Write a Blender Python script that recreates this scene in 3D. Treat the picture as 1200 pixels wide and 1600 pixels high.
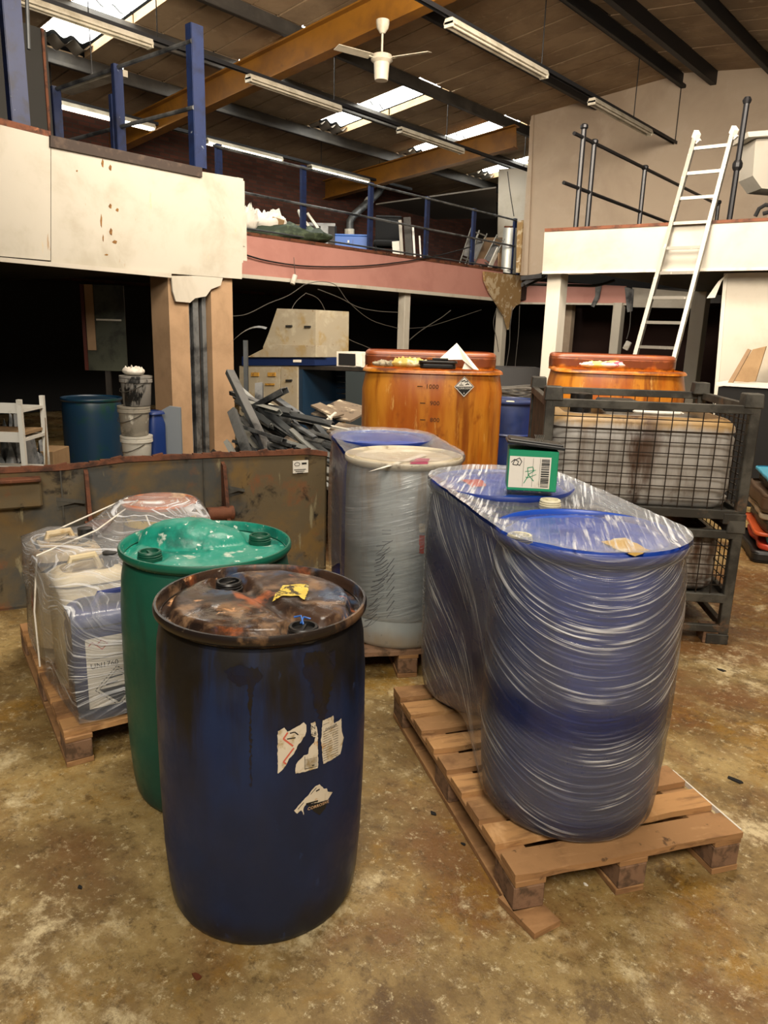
import bpy, bmesh, math, random
from mathutils import Vector, Matrix, noise
for o in list(bpy.data.objects): bpy.data.objects.remove(o)
S = bpy.context.scene
COL = S.collection
PI = math.pi
# ------------------------------------------------------------------ camera
F, PITCH, ROLL, H, YAW = 1155.0, .240, .030, 1.667, math.radians(40.7)
cp, sp = math.cos(PITCH), math.sin(PITCH)
_r, _u, _f = Vector((1, 0, 0)), Vector((0, sp, cp)), Vector((0, cp, -sp))
_r2 = math.cos(ROLL)*_r + math.sin(ROLL)*_u
_u2 = -math.sin(ROLL)*_r + math.cos(ROLL)*_u
RZ = Matrix.Rotation(YAW, 3, 'Z')
CR, CU, CF = RZ @ _r2, RZ @ _u2, RZ @ _f
CP = Vector((0, 0, H))
cd = bpy.data.cameras.new('camera'); cam = bpy.data.objects.new('camera', cd); COL.objects.link(cam)
cam.matrix_world = Matrix(((CR.x, CU.x, -CF.x, 0), (CR.y, CU.y, -CF.y, 0), (CR.z, CU.z, -CF.z, H), (0, 0, 0, 1)))
cd.sensor_fit = 'VERTICAL'; cd.sensor_height = 24; cd.lens = F/1600*24; cd.clip_start = .05; cd.clip_end = 200
S.camera = cam
# ------------------------------------------------------------------ world, lights, exposure
W = bpy.data.worlds.new('world'); S.world = W; W.use_nodes = True
W.node_tree.nodes['Background'].inputs[0].default_value = (.95, .9, .82, 1)
W.node_tree.nodes['Background'].inputs[1].default_value = .06
def area(name, loc, target, size, power, col):
    l = bpy.data.lights.new(name, 'AREA'); l.shape = 'RECTANGLE'; l.size, l.size_y = size; l.energy = power; l.color = col
    o = bpy.data.objects.new(name, l); COL.objects.link(o); o.location = loc
    o.rotation_euler = (Vector(target)-Vector(loc)).to_track_quat('-Z', 'Y').to_euler(); return o
area('hall_lamp_bank', (1.6, -1.6, 5.3), (-3.2, 4.0, 1.2), (3.0, 2.2), 560, (1.0, .90, .76))
area('hall_lamp_row', (-1.6, 3.4, 5.9), (-2.2, 3.6, 0), (4.0, 1.2), 300, (1.0, .90, .76))
area('gable_fill', (-2.2, 6.0, 5.8), (-7.6, 13.2, 3.2), (2.4, 1.0), 480, (1.0, .88, .74))  # added fill out of view, brightens the gable and pink fascia
area('roof_fill', (-3.2, 3.6, 4.5), (-7.2, 10.5, 6.3), (3.0, 1.4), 520, (1.0, .85, .68))  # added fill aimed upward to brighten the roof, no fitting here
vs = S.view_settings; S.display_settings.display_device = 'sRGB'
vs.view_transform = 'Standard'; vs.look = 'None'; vs.gamma = 1; vs.exposure = 0.22; vs.use_curve_mapping = False

# ------------------------------------------------------------------ picking real points along a line of sight
def ray(x, y): return ((x-600)/F)*CR - ((y-800)/F)*CU + CF
def onz(x, y, z=0.): d = ray(x, y); return CP + d*((z-H)/d.z)
def onx(x, y, X): d = ray(x, y); return CP + d*(X/d.x)
def ony(x, y, Y): d = ray(x, y); return CP + d*(Y/d.y)
def dep(x, y, t): return CP + ray(x, y)*t
K = .11                                                     # the cross walls are skewed a little
def onS(x, y, Y0): d = ray(x, y); return CP + d*((Y0+K*9.4)/(d.y-K*d.x))
def onpl(x, y, p, n): d = ray(x, y); n = Vector(n); return CP + d*((Vector(p)-CP).dot(n)/d.dot(n))
def V(*a): return Vector(a)
# ------------------------------------------------------------------ mesh builder
class MB:
    def __init__(s): s.v = []; s.f = []; s.uv = None; s.hz = None
    def add(s, vs, fs):
        n = len(s.v); s.v += [tuple(v) for v in vs]; s.f += [tuple(i+n for i in f) for f in fs]; return s
    def box(s, c, d, rot=None, taper=1):
        hx, hy, hz = d[0]/2, d[1]/2, d[2]/2; c = Vector(c)
        vs = [Vector((sx*hx*(taper if sz > 0 else 1), sy*hy*(taper if sz > 0 else 1), sz*hz)) for sz in (-1, 1) for sy in (-1, 1) for sx in (-1, 1)]
        if rot: vs = [rot @ v for v in vs]
        return s.add([v+c for v in vs], [(0, 2, 3, 1), (4, 5, 7, 6), (0, 1, 5, 4), (2, 6, 7, 3), (0, 4, 6, 2), (1, 3, 7, 5)])
    def beam(s, p, q, w, h, up=(0, 0, 1), twist=0):
        p, q = Vector(p), Vector(q); d = (q-p); L = d.length; y = d/L; up = Vector(up)
        if abs(y.dot(up)) > .98: up = Vector((1, 0, 0))
        x = y.cross(up).normalized(); z = x.cross(y)
        m = Matrix((x, y, z)).transposed()
        if twist: m = m @ Matrix.Rotation(twist, 3, 'Y')
        return s.box((p+q)/2, (w, L, h), m)
    def channel(s, p, q, w, d, t=.004, up=(0, 0, 1), twist=0):
        p, q = Vector(p), Vector(q); y = (q-p).normalized(); up = Vector(up)
        if abs(y.dot(up)) > .98: up = Vector((1, 0, 0))
        x = y.cross(up).normalized(); z = x.cross(y)
        m = Matrix((x, y, z)).transposed() @ Matrix.Rotation(twist, 3, 'Y'); x, z = m.col[0], m.col[2]
        s.beam(p, q, w, t, z); s.beam(p+x*w/2-z*d/2, q+x*w/2-z*d/2, t, d, z); return s.beam(p-x*w/2-z*d/2, q-x*w/2-z*d/2, t, d, z)
    def tube(s, pts, r, n=8, cap=True):
        pts = [Vector(p) for p in pts]; rs = r if isinstance(r, (list, tuple)) else [r]*len(pts); base = len(s.v); prev = None
        for i, p in enumerate(pts):
            t = (pts[min(i+1, len(pts)-1)]-pts[max(i-1, 0)]).normalized()
            if prev is None:
                a = Vector((0, 0, 1)) if abs(t.z) < .9 else Vector((1, 0, 0)); u = t.cross(a).normalized()
            else: u = (prev-t*prev.dot(t)).normalized()
            prev = u; w = t.cross(u)
            for k in range(n):
                a = 2*PI*k/n; s.v.append(tuple(p+rs[i]*(math.cos(a)*u+math.sin(a)*w)))
        for i in range(len(pts)-1):
            for k in range(n):
                a = base+i*n+k; b = base+i*n+(k+1) % n; s.f.append((a, b, b+n, a+n))
        if cap: s.f.append(tuple(base+k for k in reversed(range(n)))); e = base+(len(pts)-1)*n; s.f.append(tuple(e+k for k in range(n)))
        return s
    def lathe(s, prof, n=48, c=(0, 0, 0), cap0=True, cap1=True, fn=None):
        b = len(s.v); c = Vector(c)
        for (r, z) in prof:
            for k in range(n):
                a = 2*PI*k/n; p = Vector((r*math.cos(a), r*math.sin(a), z))
                if fn: p = fn(p, a)
                s.v.append(tuple(p+c))
        for i in range(len(prof)-1):
            for k in range(n):
                a = b+i*n+k; d = b+i*n+(k+1) % n; s.f.append((a, d, d+n, a+n))
        if cap0: s.f.append(tuple(b+k for k in reversed(range(n))))
        if cap1: e = b+(len(prof)-1)*n; s.f.append(tuple(e+k for k in range(n)))
        return s
    def prism(s, poly, ext):                                  # 3-D polygon pushed along a vector
        n = len(poly); e = Vector(ext); a = [Vector(p) for p in poly]
        fs = [tuple(reversed(range(n))), tuple(range(n, 2*n))]+[(i, (i+1) % n, (i+1) % n+n, i+n) for i in range(n)]
        return s.add(a+[p+e for p in a], fs)
    def grid(s, fn, nu, nv, closeu=False):
        b = len(s.v)
        for j in range(nv+1):
            for i in range(nu+(0 if closeu else 1)): s.v.append(tuple(fn(i/nu, j/nv)))
        w = nu+(0 if closeu else 1)
        for j in range(nv):
            for i in range(nu):
                a = b+j*w+i; c = b+j*w+(i+1) % w; s.f.append((a, c, c+w, a+w))
        return s
def setp(o, label=None, cat=None, group=None, kind=None):
    for k, v in (('label', label), ('category', cat), ('group', group), ('kind', kind)):
        if v: o[k] = v
    return o
def obj(name, mb, mat, parent=None, smooth=False, bevel=0, label=None, cat=None, group=None, kind=None, sharp=None):
    me = bpy.data.meshes.new(name)
    if isinstance(mb, MB): me.from_pydata(mb.v, [], mb.f)
    else: mb.to_mesh(me); mb.free()
    me.validate(); me.update()
    b = bmesh.new(); b.from_mesh(me); bmesh.ops.recalc_face_normals(b, faces=b.faces)
    if bevel: bmesh.ops.bevel(b, geom=list(b.edges), offset=bevel, segments=1, affect='EDGES', clamp_overlap=True)
    b.to_mesh(me); b.free()
    if mat: me.materials.append(mat)
    o = bpy.data.objects.new(name, me); COL.objects.link(o)
    if parent: o.parent = parent
    if smooth:
        for p in me.polygons: p.use_smooth = True
        me.set_sharp_from_angle(angle=math.radians(sharp or 40))
    return setp(o, label, cat, group, kind)
def flat(name, mb, mat, **kw):                                # a thing of one mesh: origin moved to its base
    lo = [min(v[i] for v in mb.v) for i in range(3)]; hi = [max(v[i] for v in mb.v) for i in range(3)]
    c = V((lo[0]+hi[0])/2, (lo[1]+hi[1])/2, lo[2]); mb.v = [tuple(Vector(v)-c) for v in mb.v]
    o = obj(name, mb, mat, **kw); o.location = c; return o
def thing(name, label, cat, loc=(0, 0, 0), rz=0, group=None, kind=None):
    o = bpy.data.objects.new(name, None); COL.objects.link(o); o.location = loc; o.rotation_euler = (0, 0, rz); o.empty_display_size = .1
    return setp(o, label, cat, group, kind)
def dup(root, loc, rz=0, label=None):
    def cp_(o, par):
        c = o.copy(); COL.objects.link(c)
        if par: c.parent = par
        for ch in [x for x in allobj if x.parent == o]: cp_(ch, c)
        return c
    allobj = list(bpy.data.objects); r = cp_(root, None); r.location = loc; r.rotation_euler = (0, 0, rz)
    if label: r['label'] = label
    return r
def struct(name, mb, mat, parent=None, **kw): return obj(name, mb, mat, parent, kind=None if parent else 'structure', **kw)
def rebase(t):
    ch = [o for o in t.children_recursive if o.type == 'MESH']; P = [v.co for o in ch for v in o.data.vertices]
    c = V((min(p.x for p in P)+max(p.x for p in P))/2, (min(p.y for p in P)+max(p.y for p in P))/2, min(p.z for p in P))
    for o in ch: o.data.transform(Matrix.Translation(-c))
    t.location = Vector(t.location)+c
# ------------------------------------------------------------------ materials
def lin(h):
    if not isinstance(h, str): return (*h, 1)
    h = h.lstrip('#'); c = [int(h[i:i+2], 16)/255 for i in (0, 2, 4)]
    return tuple(x/12.92 if x <= .04045 else ((x+.055)/1.055)**2.4 for x in c)+(1,)
class NT:
    def __init__(s, name):
        s.m = bpy.data.materials.new(name); s.m.use_nodes = True; s.t = s.m.node_tree; s.t.nodes.clear()
        s.out = s.n('ShaderNodeOutputMaterial')
    def n(s, typ, **kw):
        x = s.t.nodes.new(typ)
        for k, v in kw.items():
            if k.startswith('i_'): x.inputs[k[2:].replace('_', ' ')].default_value = v
            else: setattr(x, k, v)
        return x
    def l(s, a, b): s.t.links.new(a, b)
    def noise(s, scale, stretch=(1, 1, 1), detail=4, coord='Object', rough=.6, dist=0, off=(0, 0, 0)):
        tc = s.n('ShaderNodeTexCoord'); mp = s.n('ShaderNodeMapping'); mp.inputs['Scale'].default_value = stretch; mp.inputs['Location'].default_value = off
        s.l(tc.outputs[coord], mp.inputs['Vector'])
        nz = s.n('ShaderNodeTexNoise'); nz.inputs['Scale'].default_value = scale; nz.inputs['Detail'].default_value = detail
        nz.inputs['Roughness'].default_value = rough; nz.inputs['Distortion'].default_value = dist
        s.l(mp.outputs[0], nz.inputs['Vector']); return nz.outputs['Fac']
    def ramp(s, sock, lo, hi, a=0., b=1.):
        r = s.n('ShaderNodeMapRange'); r.inputs['From Min'].default_value = lo; r.inputs['From Max'].default_value = hi
        r.inputs['To Min'].default_value = a; r.inputs['To Max'].default_value = b; r.interpolation_type = 'SMOOTHSTEP'
        s.l(sock, r.inputs['Value']); return r.outputs['Result']
    def mix(s, fac, a, b):
        m = s.n('ShaderNodeMix', data_type='RGBA')
        for sock, v in ((m.inputs[0], fac), (m.inputs[6], a), (m.inputs[7], b)):
            if hasattr(v, 'is_linked'): s.l(v, sock)
            else: sock.default_value = v
        return m.outputs[2]
    def math(s, op, a, b=None):
        m = s.n('ShaderNodeMath', operation=op)
        for i, v in enumerate((a, b)):
            if v is None: continue
            if hasattr(v, 'is_linked'): s.l(v, m.inputs[i])
            else: m.inputs[i].default_value = v
        return m.outputs[0]
def M(name, base, rough=.6, metal=0, layers=(), bump=None, spec=.5, rvar=None, coord='Object', emit=None, trans=0, ior=1.45, coat=0):
    k = NT(name); p = k.n('ShaderNodeBsdfPrincipled'); k.l(p.outputs[0], k.out.inputs[0])
    c = lin(base); p.inputs['Base Color'].default_value = c; p.inputs['Roughness'].default_value = rough; p.inputs['Metallic'].default_value = metal
    p.inputs['Specular IOR Level'].default_value = spec; p.inputs['Coat Weight'].default_value = coat; p.inputs['Coat Roughness'].default_value = .15
    cur = c
    for i, L in enumerate(layers):
        col, sc, lo, hi = L[:4]; st = L[4] if len(L) > 4 else (1, 1, 1); op = L[5] if len(L) > 5 else 1.
        f = k.ramp(k.noise(sc, st, 5, coord, .62, .3, (i*3.7, i*1.3, i*5.1)), lo, hi, 0, op)
        cur = k.mix(f, cur, lin(col))
    if layers: k.l(cur, p.inputs['Base Color'])
    if rvar: k.l(k.ramp(k.noise(rvar[0], (1, 1, 1), 3, coord, .6, 0, (9, 9, 9)), .35, .65, rvar[1], rvar[2]), p.inputs['Roughness'])
    if bump:
        b = k.n('ShaderNodeBump'); b.inputs['Strength'].default_value = bump[1]; b.inputs['Distance'].default_value = bump[2] if len(bump) > 2 else .01
        k.l(k.noise(bump[0], bump[3] if len(bump) > 3 else (1, 1, 1), 4, coord), b.inputs['Height']); k.l(b.outputs[0], p.inputs['Normal'])
    if emit: p.inputs['Emission Color'].default_value = lin(emit[0]); p.inputs['Emission Strength'].default_value = emit[1]
    if trans: p.inputs['Transmission Weight'].default_value = trans; p.inputs['IOR'].default_value = ior
    return k.m
def floor_mat():
    k = NT('stained_concrete'); p = k.n('ShaderNodeBsdfPrincipled'); k.l(p.outputs[0], k.out.inputs[0])
    c = k.mix(k.ramp(k.noise(1.3, (1, 1, 1), 9, rough=.7, dist=.15), .38, .62), lin('#6b5530'), lin('#a68f5e'))
    c = k.mix(k.ramp(k.noise(.55, (1, 1.2, 1), 9, rough=.68, dist=.25, off=(7.3, 1, 3)), .47, .60, 0, .85), c, lin('#6e4824'))
    c = k.mix(k.ramp(k.noise(1.6, (1, 1, 1), 10, rough=.74, dist=.2, off=(1, 9, 3)), .52, .64, 0, .7), c, lin('#8f6a22'))
    c = k.mix(k.ramp(k.noise(2.1, (1, 1, 1), 10, rough=.78, dist=.2, off=(4, 2, 0)), .53, .66, 0, .8), c, lin('#d2c29a'))
    c = k.mix(k.ramp(k.noise(3.6, (1, 1, 1), 10, rough=.8, dist=.2, off=(3, 9, 1)), .54, .66, 0, .75), c, lin('#4a3520'))
    c = k.mix(k.ramp(k.noise(17, (1, 1, 1), 8, rough=.85), .50, .64, 0, .75), c, lin('#4d3a1e'))
    c = k.mix(k.ramp(k.noise(26, (1, 1, 1), 8, rough=.85, off=(5, 5, 0)), .54, .66, 0, .75), c, lin('#dccfa8'))
    c = k.mix(k.ramp(k.noise(95, (1, 1, 1), 4, rough=.8, off=(2, 5, 0)), .62, .7, 0, .8), c, lin('#2c2114'))
    k.l(c, p.inputs['Base Color'])
    k.l(k.ramp(k.noise(1.7, (1, 1, 1), 8, rough=.7, off=(8, 8, 8)), .38, .62, .22, .6), p.inputs['Roughness'])
    b = k.n('ShaderNodeBump'); b.inputs['Strength'].default_value = .6; b.inputs['Distance'].default_value = .008
    k.l(k.noise(24, (1, 1, 1), 8, rough=.75), b.inputs['Height']); k.l(b.outputs[0], p.inputs['Normal'])
    return k.m
def film_mat(name, haze=.10, streak=.75, tint='#e8ecf2', hi=.62):
    """clear stretch film: a transparent sheet with glossy, milky pleats; the pleats run along the sheet's own UVs"""
    k = NT(name); uv = k.n('ShaderNodeUVMap'); uv.uv_map = 'film'
    def nz(sx, sy, det, off, dist=0.):
        mp = k.n('ShaderNodeMapping'); mp.inputs['Scale'].default_value = (sx, sy, 1); mp.inputs['Location'].default_value = (off, off*.7, 0)
        k.l(uv.outputs[0], mp.inputs[0]); t = k.n('ShaderNodeTexNoise'); t.inputs['Scale'].default_value = 1; t.inputs['Detail'].default_value = det
        t.inputs['Distortion'].default_value = dist; t.inputs['Roughness'].default_value = .55
        k.l(mp.outputs[0], t.inputs['Vector']); return t.outputs['Fac']
    at = k.n('ShaderNodeAttribute'); at.attribute_name = 'haze'
    n1, n2, n3 = nz(3.0, 95, 3, 0, .12), nz(6, 210, 2, 4), nz(1.6, 7, 4, 9, .5)
    s1 = k.ramp(n1, hi-.06, hi+.1); s2 = k.ramp(n2, .6, .72, 0, .7); big = k.ramp(n3, .42, .66, .08, 1)
    st = k.math('MULTIPLY', k.math('MAXIMUM', s1, s2), big)  # white streaks put the glare of the pleats into the film colour
    st = k.math('MULTIPLY', st, k.ramp(at.outputs['Fac'], 0, .6, .12, 1))
    f = k.math('ADD', k.math('MULTIPLY', st, streak), k.math('ADD', k.math('MULTIPLY', at.outputs['Fac'], haze*k_h), .015))
    f = k.math('MINIMUM', f, .95)
    p = k.n('ShaderNodeBsdfPrincipled'); p.inputs['Base Color'].default_value = lin(tint); p.inputs['Roughness'].default_value = .22
    p.inputs['Specular IOR Level'].default_value = .9
    b = k.n('ShaderNodeBump'); b.inputs['Strength'].default_value = .8; b.inputs['Distance'].default_value = .006; k.l(k.math('ADD', n1, k.math('MULTIPLY', n3, .8)), b.inputs['Height'])
    k.l(b.outputs[0], p.inputs['Normal'])
    g = k.n('ShaderNodeBsdfGlossy'); g.inputs['Roughness'].default_value = .12; k.l(b.outputs[0], g.inputs['Normal'])
    tr = k.n('ShaderNodeBsdfTransparent')
    fr = k.n('ShaderNodeFresnel'); fr.inputs[0].default_value = 1.4; k.l(b.outputs[0], fr.inputs['Normal'])
    m0 = k.n('ShaderNodeMixShader'); k.l(k.math('MULTIPLY', fr.outputs[0], .8), m0.inputs[0]); k.l(tr.outputs[0], m0.inputs[1]); k.l(g.outputs[0], m0.inputs[2])
    m = k.n('ShaderNodeMixShader'); k.l(f, m.inputs[0]); k.l(m0.outputs[0], m.inputs[1]); k.l(p.outputs[0], m.inputs[2])
    k.l(m.outputs[0], k.out.inputs[0]); return k.m
k_h = 1.0
m_floor = floor_mat()
m_film = film_mat('stretch_film_blue', .085, .95, hi=.575)
m_filmt = film_mat('stretch_film_top', .22, 1.0, hi=.54)
m_film2 = film_mat('stretch_film_grey', .14, .6, hi=.62)
m_film3 = film_mat('stretch_film_can', .14, 1.0, hi=.565)
m_cream = M('cream_board', '#aeaa9e', .6, layers=[('#9f9a8b', 2, .45, .7), ('#8d6a3a', 3.1, .68, .74, (3, 3, .8), .8), ('#b9a67c', 9, .66, .7, (1, 1, .2), .6)])
m_creamR = M('white_board', '#b0ab9f', .6, layers=[('#a29c8e', 1.7, .45, .7), ('#a3957a', 6, .68, .74, (1, 1, 1), .5)])
m_pink = M('pink_board', '#c28c80', .65, layers=[('#b57f74', 1.2, .4, .7)])
m_wall = M('beige_wall', '#b8a792', .8, layers=[('#a89682', .6, .4, .7), ('#bfb09e', 2, .5, .8)])
m_whitewall = M('white_wall', '#bfb8aa', .75, layers=[('#aea593', 1.5, .45, .75)])
m_whitepaint = M('white_paint', '#c9c4b6', .6, layers=[('#a8a08e', 3, .5, .75, (1, 1, .3))])
m_tan = M('tan_plasterboard', '#9c8062', .85, layers=[('#8c7256', 3, .4, .7)])
m_plaster = M('torn_plaster', '#c9b795', .9, layers=[('#a08255', 5, .42, .5), ('#d9d0bd', 9, .6, .7)])
m_blue = M('blue_steel', '#12234a', .5, layers=[('#0b1530', 6, .45, .7), ('#7d8794', 14, .66, .72)])
m_darksteel = M('dark_steel', '#23211f', .55, .3, layers=[('#37322c', 4, .4, .7)])
m_purlin = M('purlin_grey', '#3a3733', .55, .4, layers=[('#4d4943', 2, .4, .7)])
m_purlin_d = M('purlin_dark', '#1c1d20', .6, .2)
m_yellow = M('yellow_girder', '#7c5110', .55, layers=[('#654010', 2, .4, .7), ('#5c3a16', 6, .6, .75)])
m_roof = M('roof_liner', '#9a8366', .85, layers=[('#826c52', 1.3, .35, .65), ('#ab967a', 5, .6, .75), ('#b5a896', 20, .72, .76)])
m_skin = M('roof_cement', '#6f675b', .9)
m_skylight = M('roof_light', '#ffffff', .5, emit=('#f6f8f2', 13.0))
m_tube = M('lit_tube', '#ffffff', .4, emit=('#fff3d6', 11.0))
m_fit = M('lamp_fitting', '#bdb6a4', .5, layers=[('#9b937f', 4, .45, .7)])
m_brick = None
def brick_mat():
    k = NT('dark_brick'); p = k.n('ShaderNodeBsdfPrincipled'); k.l(p.outputs[0], k.out.inputs[0]); tc = k.n('ShaderNodeTexCoord'); mp = k.n('ShaderNodeMapping')
    mp.inputs['Rotation'].default_value = (PI/2, 0, PI/2); sx = k.n('ShaderNodeSeparateXYZ'); cx = k.n('ShaderNodeCombineXYZ')
    k.l(tc.outputs['Object'], sx.inputs[0]); k.l(sx.outputs['Y'], cx.inputs['X']); k.l(sx.outputs['Z'], cx.inputs['Y'])
    b = k.n('ShaderNodeTexBrick'); k.l(cx.outputs[0], b.inputs['Vector']); b.inputs['Scale'].default_value = 1; b.inputs['Brick Width'].default_value = .225; b.inputs['Row Height'].default_value = .075
    b.inputs['Mortar Size'].default_value = .008; b.inputs['Color1'].default_value = lin('#5a3226'); b.inputs['Color2'].default_value = lin('#40231b'); b.inputs['Mortar'].default_value = lin('#3a302a')
    k.l(b.outputs[0], p.inputs['Base Color']); p.inputs['Roughness'].default_value = .9; return k.m
m_brick = brick_mat()
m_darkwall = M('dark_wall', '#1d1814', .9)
m_black = M('black_and_bay_shade', '#0b0b0b', .9)  # black things, and the painted shade of the left bay
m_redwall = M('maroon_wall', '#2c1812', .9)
m_wood = M('pallet_wood', '#9c754c', .8, layers=[('#6a4a2e', 5, .45, .7, (1, 1, 6), .8), ('#bd9466', 7, .55, .75, (4, 1, 4), .8), ('#3a2818', 11, .64, .74, (2, 2, 2), .8)], bump=(30, .4, .004))
m_wood2 = M('pale_pallet_wood', '#b58958', .8, layers=[('#7c5836', 6, .47, .7, (5, 1, 5), .8), ('#d0a676', 5, .55, .75, (1, 3, 3), .8), ('#4a3220', 14, .66, .74)], bump=(30, .4, .004))
m_block = M('pallet_block_wood', '#80624a', .9, layers=[('#54402e', 20, .45, .65), ('#a5825e', 8, .6, .75)], bump=(60, .5, .004))
m_rust = M('skip_steel', '#665941', .6, .15, layers=[('#4a4b48', 1.6, .45, .6), ('#786038', 2.2, .48, .66), ('#84502e', 3, .56, .7), ('#262119', 6, .58, .7), ('#8f8668', 9, .62, .7, (1, 1, .3)), ('#b5ae98', 30, .72, .76)], bump=(8, .3, .01))
m_rustedge = M('rusty_edge', '#6b3f28', .8, .1, layers=[('#3b2418', 8, .45, .65), ('#8a5a3c', 14, .6, .72)], bump=(20, .5, .01))
m_cage = M('cage_steel', '#55534c', .6, .3, layers=[('#36342f', 5, .4, .6), ('#6b5440', 7, .6, .72)])
m_wire = M('cage_wire', '#2e2620', .5, .5)
m_studs = [M('galvanised_stud', '#7c7f80', .45, .6, layers=[('#3a3c3e', 3, .4, .65)]), M('dark_stud', '#4a4e50', .5, .5, layers=[('#55585a', 4, .5, .7)]), M('bright_stud', '#a9aca8', .4, .5)]
m_alu = M('ladder_aluminium', '#807d75', .4, .65, layers=[('#7f7c72', 12, .5, .7), ('#b5b2a6', 20, .6, .7)])
m_blackplastic = M('black_plastic', '#151515', .4, layers=[('#3b342c', 9, .55, .7)])
m_white = M('white_plastic', '#d8d4c8', .5, layers=[('#b5ad99', 4, .5, .7)])
m_paper = M('white_paper', '#e3ded2', .8, layers=[('#c9bfa9', 9, .55, .75)])
m_card = M('cardboard', '#9b7f5c', .9, layers=[('#8a6f4f', 4, .4, .7)])
m_ink = M('black_ink', '#14130f', .7)
m_inkfade = M('faded_ink', '#3f2a14', .8)
m_red = M('red_ink', '#b8432c', .7)
m_cable = M('grey_cable', '#55524c', .6)
m_cabled = M('black_cable', '#0d0d0d', .6)
m_bluebox = M('blue_painted_steel', '#1f5cae', .45)
m_navy = M('navy_panel', '#10283c', .5)
m_blueplast = M('dark_blue_plastic', '#15306b', .45)
# ------------------------------------------------------------------ flat print helpers
def text2d(txt, size):
    cu = bpy.data.curves.new('t', 'FONT'); cu.body = txt; cu.size = size; cu.align_x = 'CENTER'; cu.align_y = 'CENTER'; cu.resolution_u = 2
    o = bpy.data.objects.new('t', cu); COL.objects.link(o); dg = bpy.context.evaluated_depsgraph_get(); dg.update()
    me = bpy.data.meshes.new_from_object(o.evaluated_get(dg)); vs = [(v.co.x, v.co.y) for v in me.vertices]; fs = [tuple(p.vertices) for p in me.polygons]
    bpy.data.objects.remove(o); bpy.data.curves.remove(cu); bpy.data.meshes.remove(me); return vs, fs
def rot2(p, a): return (p[0]*math.cos(a)-p[1]*math.sin(a), p[0]*math.sin(a)+p[1]*math.cos(a))
def put_text(mb, txt, size, c, fn, ang=0, sx=1):
    vs, fs = text2d(txt, size); pts = []
    for x, y in vs: q = rot2((x*sx, y), ang); pts.append(fn(c[0]+q[0], c[1]+q[1]))
    mb.add(pts, fs)
def put_poly(mb, poly, fn, cuts=3):
    b = bmesh.new(); vs = [b.verts.new((x, y, 0)) for x, y in poly]; f = b.faces.new(vs); bmesh.ops.triangulate(b, faces=[f])
    if cuts: bmesh.ops.subdivide_edges(b, edges=list(b.edges), cuts=cuts, use_grid_fill=True)
    b.verts.index_update(); mb.add([fn(v.co.x, v.co.y) for v in b.verts], [tuple(v.index for v in f.verts) for f in b.faces]); b.free()
def stroke(mb, pts, w, fn):
    for (a, b) in zip(pts[:-1], pts[1:]):
        d = Vector((b[0]-a[0], b[1]-a[1])); n = Vector((-d.y, d.x)).normalized()*w/2
        mb.add([fn(a[0]-n.x, a[1]-n.y), fn(b[0]-n.x, b[1]-n.y), fn(b[0]+n.x, b[1]+n.y), fn(a[0]+n.x, a[1]+n.y)], [(0, 1, 2, 3)])
def rag(poly, amp, seed, step=.006):
    random.seed(seed); out = []
    for i, a in enumerate(poly):
        b = poly[(i+1) % len(poly)]; d = math.dist(a, b); n = max(1, int(d/step))
        for k in range(n):
            t = k/n; out.append((a[0]+(b[0]-a[0])*t+random.uniform(-amp, amp), a[1]+(b[1]-a[1])*t+random.uniform(-amp, amp)))
    return out
def corrosive(par, fnn, c, s, ang=0, torn=False, word='CORROSIVE'):
    """standard hazard diamond: white square on its corner, black lower half, word and drip sign"""
    def fn(h): return lambda x, y: fnn(x, y, h)
    def D(x, y): q = rot2((x*s, y*s), ang); return (c[0]+q[0], c[1]+q[1])
    L = obj('hazard_label', MB(), m_paper, par) if False else None
    mb = MB(); put_poly(mb, [D(0, -1), D(1, 0), D(0, 1), D(-1, 0)], fn(.0012), 3); lab = obj('hazard_label', mb, m_paper, par, label='white and black diamond hazard label')
    mb = MB(); put_poly(mb, [D(0, -.9), D(.9, 0), D(-.9, 0)], fn(.002), 3)
    for a, b in (((0, .93), (.93, 0)), ((0, .93), (-.93, 0))): stroke(mb, [D(*a), D(*b)], s*.05, fn(.002))
    stroke(mb, [D(-.5, .15), D(-.08, .15)], s*.07, fn(.0022)); stroke(mb, [D(-.3, .5), D(.1, .62)], s*.1, fn(.0022)); stroke(mb, [D(.12, .18), D(.3, .26), D(.5, .22)], s*.1, fn(.0022))
    stroke(mb, [D(.05, .45), D(.35, .55)], s*.08, fn(.0022)); stroke(mb, [D(-.3, .4), D(-.3, .22)], s*.05, fn(.0022)); stroke(mb, [D(.3, .48), D(.3, .3)], s*.05, fn(.0022))
    obj('print', mb, m_ink, lab)
    mb = MB(); put_text(mb, word, s*.27, D(0, -.17), fn(.0028), ang); put_text(mb, '8', s*.22, D(0, -.66), fn(.0028), ang); obj('lettering', mb, m_paper, lab); return lab
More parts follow.
